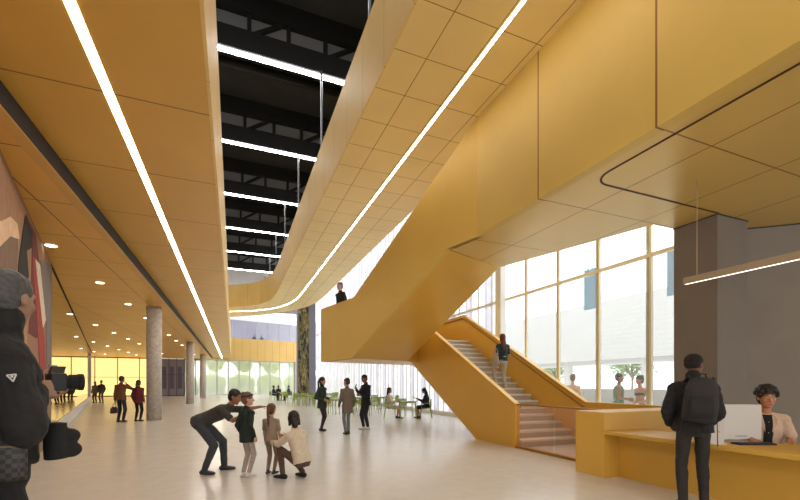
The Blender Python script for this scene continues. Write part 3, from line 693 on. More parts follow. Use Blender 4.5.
def person(label, pos, face, h=1.75, z=0, pelvis=None, lean=0, twist=0, head=(0,0), hands=None, elbow=None, feet=None, toe=None, knee=None,
           sk='#b98a6c', hair=('short','#1c1513'), top=('#222','long',-.14,.02), bottom=('#222','trousers',.008), shoes='#1a1a1a', vox=.010, curl=.4,
           facep=False, group=None, hdir=None, hnorm=None, build=1.0, collar=True, cat='person', extra=None, neckline=False, bra=None, headscale=1.0):
    k = h/1.785
    root = thing('person', label, cat, (pos[0], pos[1], z), atan2(-face[0], face[1]), group)
    S = lambda p: V(p)/k
    P = S(pelvis) if pelvis else V((0,0,.95))
    hands = hands or {}; elbow = elbow or {}; feet = feet or {}; toe = toe or {}; knee = knee or {}; hdir = hdir or {}; hnorm = hnorm or {}
    ct, s_ = cos(twist), sin(twist)
    rot = lambda v: V((v[0]*ct-v[1]*s_, v[0]*s_+v[1]*ct, v[2]))
    up = rot((0, sin(lean), cos(lean))); fw = rot((0, cos(lean), -sin(lean))); rt = rot((1,0,0))
    T = lambda u, f=0, r=0: P+up*u+fw*f+rt*r
    B = build
    neck = T(.50, .0); hup = (up*.55+V((0,0,.45))).normalized() if abs(lean) > .2 else up
    yaw, pit = head
    hf0 = (fw-hup*fw.dot(hup))
    if abs(lean) > .2: hf0 = rot((0,1,0)); hup = V((0,0,1))*.6+up*.4; hup.normalize(); hf0 = (hf0-hup*hf0.dot(hup))
    hf0.normalize(); hr0 = hf0.cross(hup).normalized()
    hf = hf0*cos(yaw)-hr0*sin(yaw)                   # positive yaw turns to the person's left
    hr = hf.cross(hup).normalized()
    hu = hup*cos(pit)+hf*sin(pit); hf = hf*cos(pit)-hup*sin(pit)   # positive pitch looks down
    hs = headscale*1.05
    HC = neck+hup*.078+hu*.115*hs+hf*.025
    body = MB()
    # torso
    body.eloft([(T(-.12), rt*.13*B, fw*.095*B), (T(-.05), rt*.165*B, fw*.112*B), (T(.06), rt*.155*B, fw*.105*B), (T(.17), rt*.135*B, fw*.095*B),
                (T(.30,.005), rt*.155*B, fw*.108*B), (T(.40,.0), rt*.165*B, fw*.10*B), (T(.465), rt*.13*B, fw*.075*B), (T(.50), rt*.062, fw*.058)], 20)
    body.cap(T(.46), HC-hu*.06, .056, .052)
    # head: skull, jaw, nose, brow, chin, ears
    H = lambda r=0, f=0, u=0: HC+(hr*r+hf*f+hu*u)*hs
    body.ell(H(0,-.008,.022), (hr*.074*hs, hf*.094*hs, hu*.094*hs), 20, 13)
    body.eloft([(H(0,.018,-.112), hr*.026*hs, hf*.034*hs), (H(0,.022,-.095), hr*.044*hs, hf*.052*hs), (H(0,.015,-.055), hr*.060*hs, hf*.070*hs), (H(0,.005,0), hr*.070*hs, hf*.084*hs)], 18)
    body.cap(H(0,.083,.012), H(0,.104,-.028), .009*hs, .014*hs, 10); body.cap(H(-.011,.088,-.032), H(.011,.088,-.032), .009*hs, .009*hs, 8)
    body.cap(H(-.034,.070,.034), H(.034,.070,.034), .016*hs, .016*hs, 8)
    body.cap(H(-.018,.080,-.066), H(.018,.080,-.066), .0095*hs, .0095*hs, 8); body.ell(H(0,.066,-.098), (hr*.02*hs, hf*.02*hs, hu*.016*hs), 8, 6)
    for s in (-1,1):
        body.ell(H(.077*s,-.012,-.002), (hr*.010*hs, hf*.020*hs, hu*.032*hs), 10, 7)
        body.ell(H(.045*s,.055,-.02), (hr*.02*hs, hf*.02*hs, hu*.025*hs), 8, 6)
    topm, sl, hem, loose = top if top else (None, 'none', 0, 0)
    J = {}
    gar = MB() if top else None
    for nm, s in (('R',1), ('L',-1)):
        sh = T(.425, 0, .175*s*B)
        wt = S(hands[nm]) if nm in hands else sh+rt*.05*s+fw*.04-V((0,0,.50))*1.0
        pol = V(elbow.get(nm, rt*.35*s-fw*.8-V((0,0,.5))))
        e, wr = ik(sh, wt, .285, .255, pol)
        body.cap(T(.44,0,.08*s), sh, .055, .056*B); body.cap(sh, e, .050*B, .040*B); body.cap(e, e+(wr-e)*.3, .041*B, .041*B); body.cap(e+(wr-e)*.3, wr, .040*B, .026)
        dv = V(hdir[nm]) if nm in hdir else (wr-e)
        nv = V(hnorm[nm]) if nm in hnorm else -rt*s
        hand(body, wr, dv, nv, s, curl, .0085 if vox < .012 else .0105)
        J[nm] = (sh, e, wr)
        if gar is not None and sl != 'none':
            L = loose
            gar.cap(T(.445,0,.06*s), sh, .060+L, .060*B+L)
            if sl == 'long':
                gar.cap(sh, e, .054*B+L, .045*B+L); gar.cap(e, e+(wr-e)*.92, .045*B+L, .032+L*.8)
            else:
                gar.cap(sh, sh+(e-sh)*.72, .056*B+L, .052*B+L)
    bm_, kind, bl_ = bottom if bottom else (None, None, 0)
    leg = MB() if bottom else None
    for nm, s in (('R',1), ('L',-1)):
        hp = P+rot((.088*s*B, 0, -.045))
        an = S(feet[nm]) if nm in feet else V((.10*s, -.02, .085))
        pol = V(knee.get(nm, rot((.12*s, 1, .1))))
        kn, an = ik(hp, an, .432, .412, pol)
        body.cap(hp, kn, .078*B, .054*B); body.cap(kn, kn+(an-kn)*.35, .054*B, .055*B); body.cap(kn+(an-kn)*.35, an, .054*B, .036)
        td = V(toe.get(nm, rot((.16*s, 1, 0)))).normalized()
        sole = an-V((0,0,.055)) if nm not in toe or abs(td.z) < .3 else an-V((0,0,.03))
        body.cap(an, sole+td*.03, .036, .03); body.cap(sole-td*.045, sole+td*.135, .03, .026)
        J['k'+nm] = (hp, kn, an, td, sole)
        if leg is not None:
            L = bl_
            if kind in ('trousers', 'leggings'):
                leg.cap(hp, kn, .088*B+L, .060*B+L); leg.cap(kn, kn+(an-kn)*.35, .060*B+L, .059*B+L); leg.cap(kn+(an-kn)*.35, an+(kn-an)*(.02 if kind == 'trousers' else .10), .058*B+L, .043+L)
            elif kind == 'shorts':
                leg.cap(hp, hp+(kn-hp)*.75, .092*B+L, .080*B+L)
            elif kind == 'dress':
                leg.cap(hp, hp+(kn-hp)*.88, .098*B+L, .080*B+L)
            elif kind == 'briefs':
                leg.cap(hp, hp+(kn-hp)*.08, .088*B+L, .086*B+L)
    bo = remesh(body, 'body', skin(sk), vox*k, 3, root, k=k)
    if leg is not None:
        L = bl_
        t1 = .10 if kind != 'briefs' else .04
        leg.eloft([(T(-.13), rt*(.12*B+L), fw*(.09*B+L)), (T(-.06), rt*(.172*B+L), fw*(.122*B+L)), (T(t1), rt*(.158*B+L), fw*(.11*B+L))], 18)
        if kind == 'dress' and top: pass
        remesh(leg, {'trousers':'trousers','leggings':'leggings','shorts':'shorts','dress':'skirt','briefs':'swim_briefs'}[kind], cloth(bm_), vox*k, 4, root, amp=.006*k if kind == 'trousers' else .002*k, k=k)
    if gar is not None:
        L = loose
        prof = [(-.30,.176,.126,1.2), (-.10,.174,.124,1.1), (-.02,.170,.122,1.1), (.06,.160,.112,1), (.17,.145,.105,1), (.30,.163,.116,1), (.40,.172,.108,1), (.465,.135,.083,.7), (.497,.075,.068,.2)]
        rr_ = [(T(hem), rt*(.172*B+L*1.15), fw*(.122*B+L*1.15))]+[(T(t_, .005 if t_ == .30 else 0), rt*((a1 if t_ > .49 else a1*B)+L*q_), fw*((b1 if t_ > .49 else b1*B)+L*q_)) for t_, a1, b1, q_ in prof if t_ > hem+.045]
        gar.eloft(rr_, 20)
        if collar: gar.cap(T(.47), neck+hup*.03, .066+L*.3, .064+L*.3)
        if loose > 0.015 and collar == 'high': gar.cap(neck, neck+hup*.075, .078, .080)
        g = remesh(gar, 'top' if loose < .02 else 'jacket', cloth(topm), vox*k, 4, root, amp=(.004+loose*.22)*k, k=k)
    if bra:
        mb = MB(); mb.eloft([(T(.26,.004), rt*.160*B, fw*.113*B), (T(.30,.006), rt*.166*B, fw*.122*B), (T(.34,.005), rt*.165*B, fw*.115*B)], 18)
        for s in (-1,1): mb.cap(T(.34,.10,.07*s), T(.46,.03,.085*s), .012, .012, 8); mb.cap(T(.46,.03,.085*s), T(.34,-.10,.06*s), .012, .012, 8)
        remesh(mb, 'swim_top', cloth(bra), vox*k, 2, root, k=k)
    # shoes
    if shoes:
        for nm in ('R','L'):
            hp, kn, an, td, sole = J['k'+nm]
            mb = MB(); sd = td.cross(V((0,0,1))).normalized() if abs(td.z) < .9 else V((1,0,0)); un = sd.cross(td).normalized()
            mb.eloft([(sole-td*.085+un*.005, sd*.022, un*.02), (sole-td*.06+un*.008, sd*.040, un*.042), (sole+td*.03+un*.006, sd*.046, un*.040), (sole+td*.11, sd*.048, un*.030), (sole+td*.165-un*.004, sd*.034, un*.022), (sole+td*.185-un*.006, sd*.012, un*.012)], 14)
            mb.cap(an-V((0,0,.03)), an+(kn-an).normalized()*.005, .046, .042)
            remesh(mb, 'shoe', cloth(shoes, .6), vox*k*.9, 2, root, k=k)
    # hair
    if hair:
        st_, hc = hair; mb = MB(); voxh = vox*k*.8
        if st_ == 'cap':
            mb.ell(H(0,-.014,.052), (hr*.086*hs, hf*.106*hs, hu*.080*hs), 20, 11); mb.ell(H(0,-.03,.02), (hr*.080*hs, hf*.088*hs, hu*.070*hs), 20, 11)
            if extra == 'peak': mb.ell(H(0,.09,.055), (hr*.06*hs, hf*.06*hs, hu*.010*hs), 12, 6)
        else:
            vol = .006 if st_ == 'short' else .012
            mb.ell(H(0,-.020,.044), (hr*(.076+vol)*hs, hf*(.092+vol)*hs, hu*(.084+vol)*hs), 20, 13)
            mb.ell(H(0,-.045,.0), (hr*(.070+vol)*hs, hf*(.062+vol)*hs, hu*(.085 if st_ == 'short' else .10)*hs), 18, 11)
            if st_ in ('bob','long'):
                for s in (-1,1): mb.cap(H(.07*s,-.02,.03), H(.075*s,-.01,-.09), .026*hs, .022*hs)
                mb.cap(H(0,-.06,.0), H(0,-.07,-.11), .062*hs, .055*hs)
            if st_ == 'long':
                mb.cap(H(-.035,-.065,-.08), T(.30,-.125,-.04), .045, .03); mb.cap(H(.035,-.065,-.08), T(.30,-.125,.04), .045, .03)
            if st_ == 'ponytail':
                mb.cap(H(0,-.10,.05), H(0,-.13,.03), .03, .03); mb.loft([(H(0,-.13,.03),.032), (H(0,-.15,-.05),.034), (T(.36,-.13),.026), (T(.28,-.135),.008)], 10)
            if st_ == 'bun': mb.ell(H(0,-.085,.105), (hr*.042, hf*.042, hu*.040), 12, 8)
            if st_ == 'curly':
                for i in range(34):
                    a_ = i*2.399; zz = 1-i/34*1.15; rr = sqrt(max(0,1-zz*zz)); p_ = V((rr*cos(a_)*.085, rr*sin(a_)*.098-.022, zz*.092+.042))
                    if p_.y > .055 and p_.z < .075: continue
                    mb.ell(H(*p_), (hr*.034*hs, hf*.034*hs, hu*.034*hs), 8, 6)
        o = remesh(mb, 'cap' if st_ == 'cap' else 'hair', cloth(hc, .95) if st_ == 'cap' else hairm(hc), voxh, 2, root, amp=.006*k if st_ != 'cap' else .002*k, freq=26, k=k)
    if facep:
        wm, im, lm = mat('eye white', '#e6e0d8', .3), mat('dark iris', '#20140f', .3), mat('lips', '#9a5348', .5)
        for s in (-1,1):
            e = MB().ell(H(.031*s,.079,.012)*k, (hr*.0135*k, hf*.0085*k, hu*.0075*k), 10, 7).build('eye', wm, root, smooth=True, local=True)
            MB().ell(H(.031*s,.0865,.012)*k, (hr*.0062*k, hf*.003*k, hu*.0062*k), 10, 7).build('iris', im, e, smooth=True, local=True)
            MB().cap(H(.017*s,.090,.036)*k, H(.048*s,.080,.037)*k, .0045*k, .0035*k, 8).build('eyebrow', hairm(hair[1]), root, smooth=True, local=True)
        MB().ell(H(0,.0885,-.064)*k, (hr*.021*k, hf*.005*k, hu*.0065*k), 12, 7).build('mouth', lm, root, smooth=True, local=True)
    return root, {'H': lambda *a: H(*a)*k, 'T': lambda *a: T(*a)*k, 'J': J, 'k': k, 'hf': hf, 'hr': hr, 'hu': hu, 'up': up, 'fw': fw, 'rt': rt}
def wpt(root, p):
    a = root.rotation_euler.z; p = V(p)
    return V(root.location)+V((p.x*cos(a)-p.y*sin(a), p.x*sin(a)+p.y*cos(a), p.z))
def attach(name, label, cat, root, p, group=None):
    """a thing carried by a person: stands at the person's local point p, turned the same way"""
    return thing(name, label, cat, tuple(wpt(root, p)), root.rotation_euler.z, group)

# the photographer on the left
ph, I = person('man with grey hair in a black puffer jacket holding a camera at the left edge', (-1.045, 2.480), F(.62,.78), h=2.065, lean=.06, head=(.72,.02),
    hands={'R':(.085,.13,1.45), 'L':(-.08,.16,1.41)}, elbow={'R':(.5,.1,-1), 'L':(-.7,0,-1)}, hdir={'R':(-.35,1,.1), 'L':(.35,.9,.1)}, hnorm={'R':(-1,-.2,0), 'L':(0,0,1)}, curl=.55,
    sk='#9c7a68', hair=('short','#4a4a4c'), top=('#1c1d20','long',.02,.032), bottom=('#131318','trousers',.010), vox=.0065, collar='high', build=.93, headscale=.87)
T_ = I['T']; mb = MB()
for a_ in range(9):
    g = pi*(.12+a_/8*.76); mb.ell(T_(.475, -.10*sin(g)-.03, .13*cos(g)), ((.05,0,0),(0,.05,0),(0,0,.045)), 10, 7)
mb.ell(T_(.43,-.135,0), ((.11,0,0),(0,.05,0),(0,0,.07)), 12, 8)
remesh(mb, 'fur_collar', hairm('#3b2c22'), .008, 1, ph, amp=.020, freq=38)
sh, e, wr = [p*I['k'] for p in I['J']['R']]
c_ = sh+(e-sh)*.42; oA = (e-sh).normalized(); oN = V((.97,-.12,.05)); oN = (oN-oA*oN.dot(oA)).normalized(); oS = oA.cross(oN)
bc = c_+oN*.106
mb = MB(); tri = [bc+oS*.015-oA*.012, bc-oS*.015-oA*.012, bc+oA*.018]
for i in range(3): mb.bar(tri[i], tri[(i+1) % 3], .004, .012, up=oN)
mb.ell(bc-oA*.004, (oS*.006, oA*.006, oN*.004), 8, 6)
mb.build('sleeve_badge', mat('white badge', '#d8d8d8', .5), ph, local=True)
blk = mat('black camera plastic', '#151517', .4); rub = mat('black rubber', '#0c0c0d', .8); gls = mat('lens glass', '#20242c', .08)
cm = attach('camera', 'black camera held in the hands of the grey haired man', 'camera', ph, (.005,.24,1.49))
MB().box(-.065,.065,-.035,.03,-.045,.045).build('camera_body', blk, cm, local=True, bevel=.008)
MB().ext([(-.028,-.03,.045),(.028,-.03,.045),(.018,-.02,.08),(-.018,-.02,.08)], (0,.055,0)).build('viewfinder_hump', blk, cm, local=True)
MB().box(-.018,.018,-.03,.0,.08,.086).build('hot_shoe', steel, cm, local=True)
MB().loft([((0,.03,0),.034),((0,.05,0),.036),((0,.052,0),.039),((0,.085,0),.040),((0,.087,0),.043),((0,.108,0),.044)],24).build('lens_barrel', rub, cm, smooth=False, local=True)
MB().tube((0,.106,0),(0,.109,0),.036,n=24).build('lens_front', gls, cm, local=True)
chk = bpy.data.materials.new('black and grey checked canvas'); chk.use_nodes = True
nt = chk.node_tree; ck = nt.nodes.new('ShaderNodeTexChecker'); ck.inputs['Scale'].default_value = 52
ck.inputs[1].default_value = (*lin('#3d3b3b'),1); ck.inputs[2].default_value = (*lin('#1f1e1f'),1)
tc = nt.nodes.new('ShaderNodeTexCoord'); nt.links.new(tc.outputs['Object'], ck.inputs[0]); nt.links.new(ck.outputs[0], nt.nodes['Principled BSDF'].inputs['Base Color'])
sb = attach('shoulder_bag', 'small checked black shoulder bag hanging at the hip of the grey haired man', 'bag', ph, (.30,.0,1.07))
sb.rotation_euler.z += 1.15
mb = MB(); mb.eloft([((0,0,.002),V((.080,0,0)),V((0,.022,0))),((0,0,.02),V((.085,0,0)),V((0,.03,0))),((0,0,.15),V((.083,0,0)),V((0,.026,0))),((0,0,.185),V((.080,0,0)),V((0,.014,0)))],28)
mb.build('pouch', chk, sb, smooth=True, local=True)
MB().bar((-.078,-.03,.148),(.078,-.03,.148),.006,.006).build('zip', mat('brass zip', '#8a7a5a', .4, .6), sb, local=True)
for s in (-1,1):
    MB().box(.066*s-.010,.066*s+.010,-.006,.006,.18,.20).build('strap_ring', steel, sb, local=True)
MB().loft([((-.066,0,.195),.008),((-.075,.03,.32),.008),((-.05,.08,.47),.008)],8).loft([((.066,0,.195),.008),((.05,.04,.32),.008),((.0,.09,.47),.008)],8).build('strap', blk, sb, local=True)
lb_ = attach('camera_pouch', 'black padded camera pouch dangling in front of the grey haired man', 'bag', ph, (.10,.215,1.10))
mb = MB(); mb.eloft([((0,0,.01),V((.05,0,0)),V((0,.045,0))),((0,0,.05),V((.055,0,0)),V((0,.046,0))),((0,0,.15),V((.052,0,0)),V((0,.044,0))),((0,.01,.19),V((.04,0,0)),V((0,.04,0)))],20)
mb.ell((0,.06,.05),((.04,0,0),(0,.05,0),(0,0,.04)),14,8); mb.ell((0,.06,.12),((.035,0,0),(0,.042,0),(0,0,.04)),14,8)
remesh(mb, 'pouch_body', cloth('#17171a'), .007, 3, lb_, amp=.004)
MB().loft([((0,-.02,.19),.006),((.0,-.05,.28),.006),((0,-.08,.36),.006)],8).build('strap', blk, lb_, local=True)

# the family group
man, I = person('man in a dark grey t-shirt and jeans bending forward and pointing', (-.30, 7.53), F(1,.05), h=1.80, pelvis=(0,-.20,.86), lean=1.12, head=(0,-.10),
    hands={'R':(.28,.64,1.0), 'L':(-.20,.86,1.10)}, elbow={'R':(.3,-.1,-1), 'L':(-.3,0,-1)}, feet={'R':(.17,-.08,.085), 'L':(-.20,.10,.085)}, hdir={'L':(0,1,0), 'R':(.0,1,.15)}, hnorm={'L':(0,0,-1), 'R':(0,0,-1)}, curl=.22,
    sk='#9a6b50', hair=('short','#1b1513'), top=('#3d3835','short',-.10,.012), bottom=('#3b3f45','trousers',.010), shoes='#3a3838', vox=.009)
gi, I = person('girl in a dark green jacket and pale leggings beside the bending man', (.20, 6.92), F(.55,.83), h=1.33, head=(-.6,0), hair=('bun','#6b432b'), headscale=1.12,
    sk='#c99a7c', top=('#1f2a24','long',-.20,.018), bottom=('#a99c90','leggings',.004), shoes='#d8cfc4', vox=.009, feet={'R':(.05,.0,.07), 'L':(-.05,-.03,.07)}, build=.92)
mb = MB(); H_ = I['H']
mb.rings([[H_(cos(t)*.091, sin(t)*.106-.018, u+.02*sin(t)) for t in [2*pi*i_/24 for i_ in range(24)]] for u in (.045,.062,.075)])
mb.build('headband', cloth('#2b3550'), gi, smooth=True, local=True)
person('small girl with a long ponytail and a tan shirt, hugged by the crouching woman', (.58, 7.02), F(.25,1), h=1.13, hair=('ponytail','#5a3620'), headscale=1.2, sk='#c99a7c',
    top=('#9a8672','short',-.10,.014), bottom=('#8a7566','leggings',.004), shoes='#4a3428', vox=.009, hands={'R':(.15,.06,.50), 'L':(-.15,.06,.50)}, feet={'R':(.05,.0,.06), 'L':(-.05,-.02,.06)})
person('crouching woman in a cream sweater and brown trousers holding a small girl', (.86, 6.60), F(-.88,.47), h=1.66, pelvis=(0,-.20,.31), lean=.30, head=(-.75,.15),
    hands={'R':(.20,.30,.60), 'L':(-.06,.36,.55)}, elbow={'R':(.6,-.4,-.6), 'L':(-.6,-.4,-.6)}, feet={'R':(.13,-.10,.085), 'L':(-.12,.08,.085)}, knee={'R':(.2,1,.4), 'L':(-.10,1,.5)},
    sk='#b98a6c', hair=('bob','#231712'), top=('#d3c2ab','long',-.06,.022), bottom=('#5a4238','trousers',.004), shoes='#1a1718', vox=.009, build=.92)

# three people chatting
person('woman with a black ponytail in a dark green coat and maroon leggings', (2.59,12.85), F(1,-.35), h=1.70, hair=('ponytail','#15100f'), sk='#b98467',
    hands={'R':(.17,.15,1.0), 'L':(-.17,.15,1.0)}, feet={'R':(.06,.02,.085), 'L':(-.06,-.06,.085)}, build=.92, top=('#26342e','long',-.20,.026), bottom=('#38222b','leggings',.006), shoes='#1c1716', vox=.0095, collar='high')
person('man in a brown knee length coat seen from behind, grey trousers', (3.10,11.70), F(-.45,.9), h=1.66, hair=('short','#3a2b22'), sk='#b98467', head=(.6,0), build=.9, feet={'R':(.06,.05,.085), 'L':(-.06,-.06,.085)},
    hands={'L':(-.20,.16,.84)}, top=('#6f6358','long',-.28,.018), bottom=('#777b7c','leggings',.008), shoes='#1b1918', vox=.0095)
pm, I = person('man dressed in black looking at his phone, white shoes', (4.0,12.74), F(-.75,-.55), h=1.80, feet={'R':(.07,.04,.085), 'L':(-.07,-.04,.085)}, hair=('short','#161112'), sk='#8a5743', head=(.1,.35),
    hands={'R':(.03,.33,1.30), 'L':(-.14,.27,1.12)}, elbow={'R':(.4,-.3,-1)}, hdir={'R':(-.3,.6,.6)}, top=('#19191c','long',-.16,.018), bottom=('#1e1e24','leggings',.008), shoes='#d6d0ca', vox=.0095, facep=True)
pn = attach('phone', 'dark phone held by the man dressed in black', 'phone', pm, (.0,.385,1.40)); pn.rotation_euler.x = .5
MB().box(-.036,.036,-.004,.004,-.074,.074).build('case', blk, pn, local=True, bevel=.003)
MB().box(-.033,.033,-.0055,-.0045,-.069,.069).build('screen', gls, pn, local=True)

# two women at a cafe table
person('seated woman in a cream dress with long black hair at a green table', (6.27,16.5), F(1,0), h=1.68, pelvis=(0,-.03,.55), lean=-.05, head=(0,.15), sk='#b98467', hair=('long','#120d0c'),
    hands={'R':(.10,.30,.72), 'L':(-.10,.32,.72)}, feet={'R':(.10,.42,.085), 'L':(-.06,.30,.085)}, top=('#d0c4b5','long',-.08,.014), bottom=('#cbbda9','dress',.006), shoes='#33241f', vox=.010)
rd, I = person('seated woman in black reading at a green table', (7.72,15.95), F(-1,0), h=1.68, pelvis=(0,-.03,.55), lean=.06, head=(0,.4), sk='#a87458', hair=('long','#120d0c'),
    hands={'R':(.12,.33,.82), 'L':(-.10,.33,.82)}, feet={'R':(.10,.36,.085), 'L':(-.08,.28,.085)}, top=('#161518','long',-.10,.022), bottom=('#17161a','dress',.012), shoes='#141315', vox=.010)
bk = attach('open_book', 'small open book in the hands of the woman in black', 'book', rd, (0,.46,.84)); bk.rotation_euler.x = .7
for s in (-1,1): MB().ext([(0,0,0),(s*.10,0,.02),(s*.10,.15,.02),(0,.15,0)], (0,0,.010)).build('page_block', mat('paper', '#d9d3c6', .8), bk, local=True)

# pair walking away by the first column
wm_, I = person('man in a rust brown sweater with one hand raised to his ear, carrying a bag', (-4.05,18.9), F(.05,1), h=1.80, hair=('short','#241812'), sk='#8a5f48', head=(-.1,.15),
    hands={'R':(.15,.10,1.47), 'L':(-.25,.0,.78)}, elbow={'R':(.45,.35,-1)}, hdir={'R':(-.4,.1,.9)}, curl=.6, top=('#6f4226','long',-.10,.018), bottom=('#23262f','trousers',.006), shoes='#201a18', vox=.011)
bg = attach('duffel_bag', 'brown leather duffel bag hanging from the hand of the man in the rust sweater', 'bag', wm_, (-.29,.02,.32))
mb = MB(); mb.eloft([((0,-.0,.01),V((.07,0,0)),V((0,.17,0))),((0,0,.03),V((.09,0,0)),V((0,.20,0))),((0,0,.2),V((.085,0,0)),V((0,.18,0))),((0,0,.27),V((.03,0,0)),V((0,.12,0)))],20)
mb.build('bag_body', mat('brown leather', '#3d261b', .5), bg, smooth=True, local=True)
MB().loft([((0,-.09,.26),.009),((0,-.05,.38),.009),((0,0,.41),.009),((0,.05,.38),.009),((0,.09,.26),.009)],8).build('handle', mat('brown leather', '#3d261b'), bg, local=True)
person('woman with a dark ponytail in a maroon sweater and black leggings walking away', (-3.50,19.05), F(.05,1), h=1.64, hair=('ponytail','#2a1a14'), sk='#a87458', top=('#6b2531','long',-.16,.022), bottom=('#1a1a1d','leggings',.006), shoes='#141214', vox=.011)
for x, y, lb, tp in ((-9.95,38.44,'far away woman in an olive jacket standing left of her companion before the yellow glazing','#6d5f48'), (-9.50,38.3,'far away man in a dark brown jacket standing before the yellow glazing','#4f4436')):
    person(lb, (x,y), F(.1,-1), h=1.78 if 'man in a dark' in lb else 1.68, hair=('long' if 'woman' in lb else 'short','#2a1c14'), sk='#9a6b50', top=(tp,'long',-.16,.022), bottom=('#4a3a2c','trousers',.008), vox=.017)
for k, (tp, lb) in enumerate((('#5c4630','in a brown coat'),('#3c3530','in a charcoal coat'),('#6d4a2c','in a tan coat'),('#4a3b33','in a dark jacket'))):
    person('far visitor %s behind the long bench, %s of four' % (lb, ['leftmost','second','third','rightmost'][k]), (-12.42+.40*k, 37.4+.12*(k % 2)), F(.2*(k-1),-1), h=1.68+.05*(k % 3), hair=('short','#241a14'), sk='#9a6b50', top=(tp,'long',-.22,.025), bottom=('#3a2c20','trousers',.008), vox=.018, group='four visitors behind the long bench')

# on the stair and gallery
person('man in a black t-shirt standing on the stair landing above', (3.32,13.4), F(-.75,-.65), z=3.06, h=1.82, hair=('short','#5a4a3e'), sk='#b98a70', top=('#1b1a1c','short',-.12,.016), bottom=('#222226','trousers',.008), vox=.0095, facep=True, head=(.1,0))
ws, I = person('red haired woman in a dark top and pale trousers climbing the stair', (7.36,10.02), (.08,1), z=1.36, h=1.60, hair=('long','#5f2d1a'), sk='#c99a7c', head=(.1,0),
    hands={'R':(.16,.22,1.0), 'L':(-.24,.02,.78)}, feet={'R':(.09,-.0,.085), 'L':(-.09,.27,.255)}, top=('#1e2d2c','short',-.06,.012), bottom=('#b7afa4','trousers',.010), shoes='#c9b59c', vox=.0095)
bg = attach('tote_bag', 'soft grey tote bag carried by the red haired woman on the stair', 'bag', ws, (-.27,-.04,.66))
mb = MB(); mb.eloft([((0,0,.0),V((.05,0,0)),V((0,.15,0))),((0,0,.03),V((.075,0,0)),V((0,.185,0))),((0,0,.2),V((.06,0,0)),V((0,.17,0))),((0,0,.26),V((.025,0,0)),V((0,.16,0)))],20)
mb.build('bag_body', mat('grey canvas', '#a8a49e', .85), bg, smooth=True, local=True)
for s in (-1,1): MB().loft([((.03*s,-.09,.25),.008),((.03*s,-.05,.45),.008),((.02*s,0,.52),.008),((.03*s,.05,.45),.008),((.03*s,.09,.25),.008)],8).build('handle', mat('grey canvas', '#a8a49e'), bg, local=True)
for x, y, lb, st_ in ((2.75,61.2,'far visitor in black with short hair at the gallery edge','short'),(3.75,61.4,'far visitor with long hair leaning at the gallery edge','long')):
    person(lb, (x,y), F(.2,-1), z=6.7, h=1.72, hair=(st_,'#1b1312'), sk='#8a5f48', top=('#24211f','long',-.12,.02), bottom=('#222222','trousers',.008), vox=.02)

# bathers outside
person('bather with bare shoulders wrapped in a white towel outside the window', (10.0,9.96), F(.5,.75), z=-.02, h=1.82, hair=('short','#5a3a26'), sk='#d0a184', top=None, bottom=('#ece9e4','dress',.02), shoes=None, vox=.011)
person('bather in a green vest and white shorts outside the window', (10.15,8.42), F(.75,-.4), z=-.02, h=1.81, hair=('short','#241a15'), sk='#a8714f', top=('#5f7f68','none',-.12,.02), bottom=('#e6e2dc','shorts',.016), shoes=None, vox=.010, collar=False, build=1.06, hands={'R':(.12,.26,1.08), 'L':(-.10,.26,1.05)})
sw, I = person('woman in a black bikini with her hair in a bun outside the window', (10.34,7.90), F(-1,-.1), z=-.02, h=1.74, hair=('bun','#2a1a14'), sk='#c08a68', top=None, bra='#24282a', bottom=('#24282a','briefs',.004), shoes=None, vox=.010, hands={'R':(.20,.06,.92), 'L':(-.22,.16,1.0)})
tw = attach('towel', 'white towel hanging from the hand of the woman in the black bikini', 'towel', sw, (-.23,.26,.32))
mb = MB(); R_ = []
for z, rr in ((0,.11),(.25,.10),(.5,.075),(.66,.035)): R_.append([V((cos(t)*rr*(1+.25*sin(5*t)), sin(t)*rr*.8*(1+.25*cos(5*t)), z)) for t in [2*pi*i/30 for i in range(30)]])
mb.rings(R_).build('cloth', mat('white towelling', '#f0eeea', .9, bump=.3), tw, smooth=True, local=True)

# reception
bm, I = person('man in a black jacket and cap with his back turned at the reception desk', (5.17,3.25), F(.42,.9), h=1.84, hair=('cap','#1d1917'), sk='#7a5340', headscale=1.04, head=(-.55,.02), lean=.03,
    hands={'R':(.20,.20,1.0), 'L':(-.21,.17,.98)}, elbow={'R':(.35,-1,-.2), 'L':(-.55,-1,-.1)}, feet={'R':(.12,.06,.085), 'L':(-.12,-.10,.085)}, top=('#1b1a1c','long',-.08,.034), bottom=('#2d2927','trousers',.010), shoes='#191513', vox=.0075, collar='high', build=.98)
bp = attach('backpack', 'large charcoal backpack on the back of the man in the black jacket', 'backpack', bm, (0,-.25,1.03)); bp.rotation_euler.x = -.03; bp.rotation_euler.y = .10
mb = MB(); mb.eloft([((0,.01,0),V((.13,0,0)),V((0,.06,0))),((0,0,.03),V((.165,0,0)),V((0,.095,0))),((0,-.01,.18),V((.175,0,0)),V((0,.11,0))),((0,.0,.38),V((.165,0,0)),V((0,.095,0))),((0,.02,.50),V((.125,0,0)),V((0,.07,0))),((0,.03,.53),V((.06,0,0)),V((0,.04,0)))],28)
remesh(mb, 'pack_body', cloth('#2b2a2b'), .008, 2, bp, amp=.004)
MB().eloft([((0,-.115,.06),V((.11,0,0)),V((0,.018,0))),((0,-.128,.16),V((.125,0,0)),V((0,.022,0))),((0,-.112,.30),V((.11,0,0)),V((0,.018,0)))],20).build('front_pocket', cloth('#242324'), bp, smooth=True, local=True)
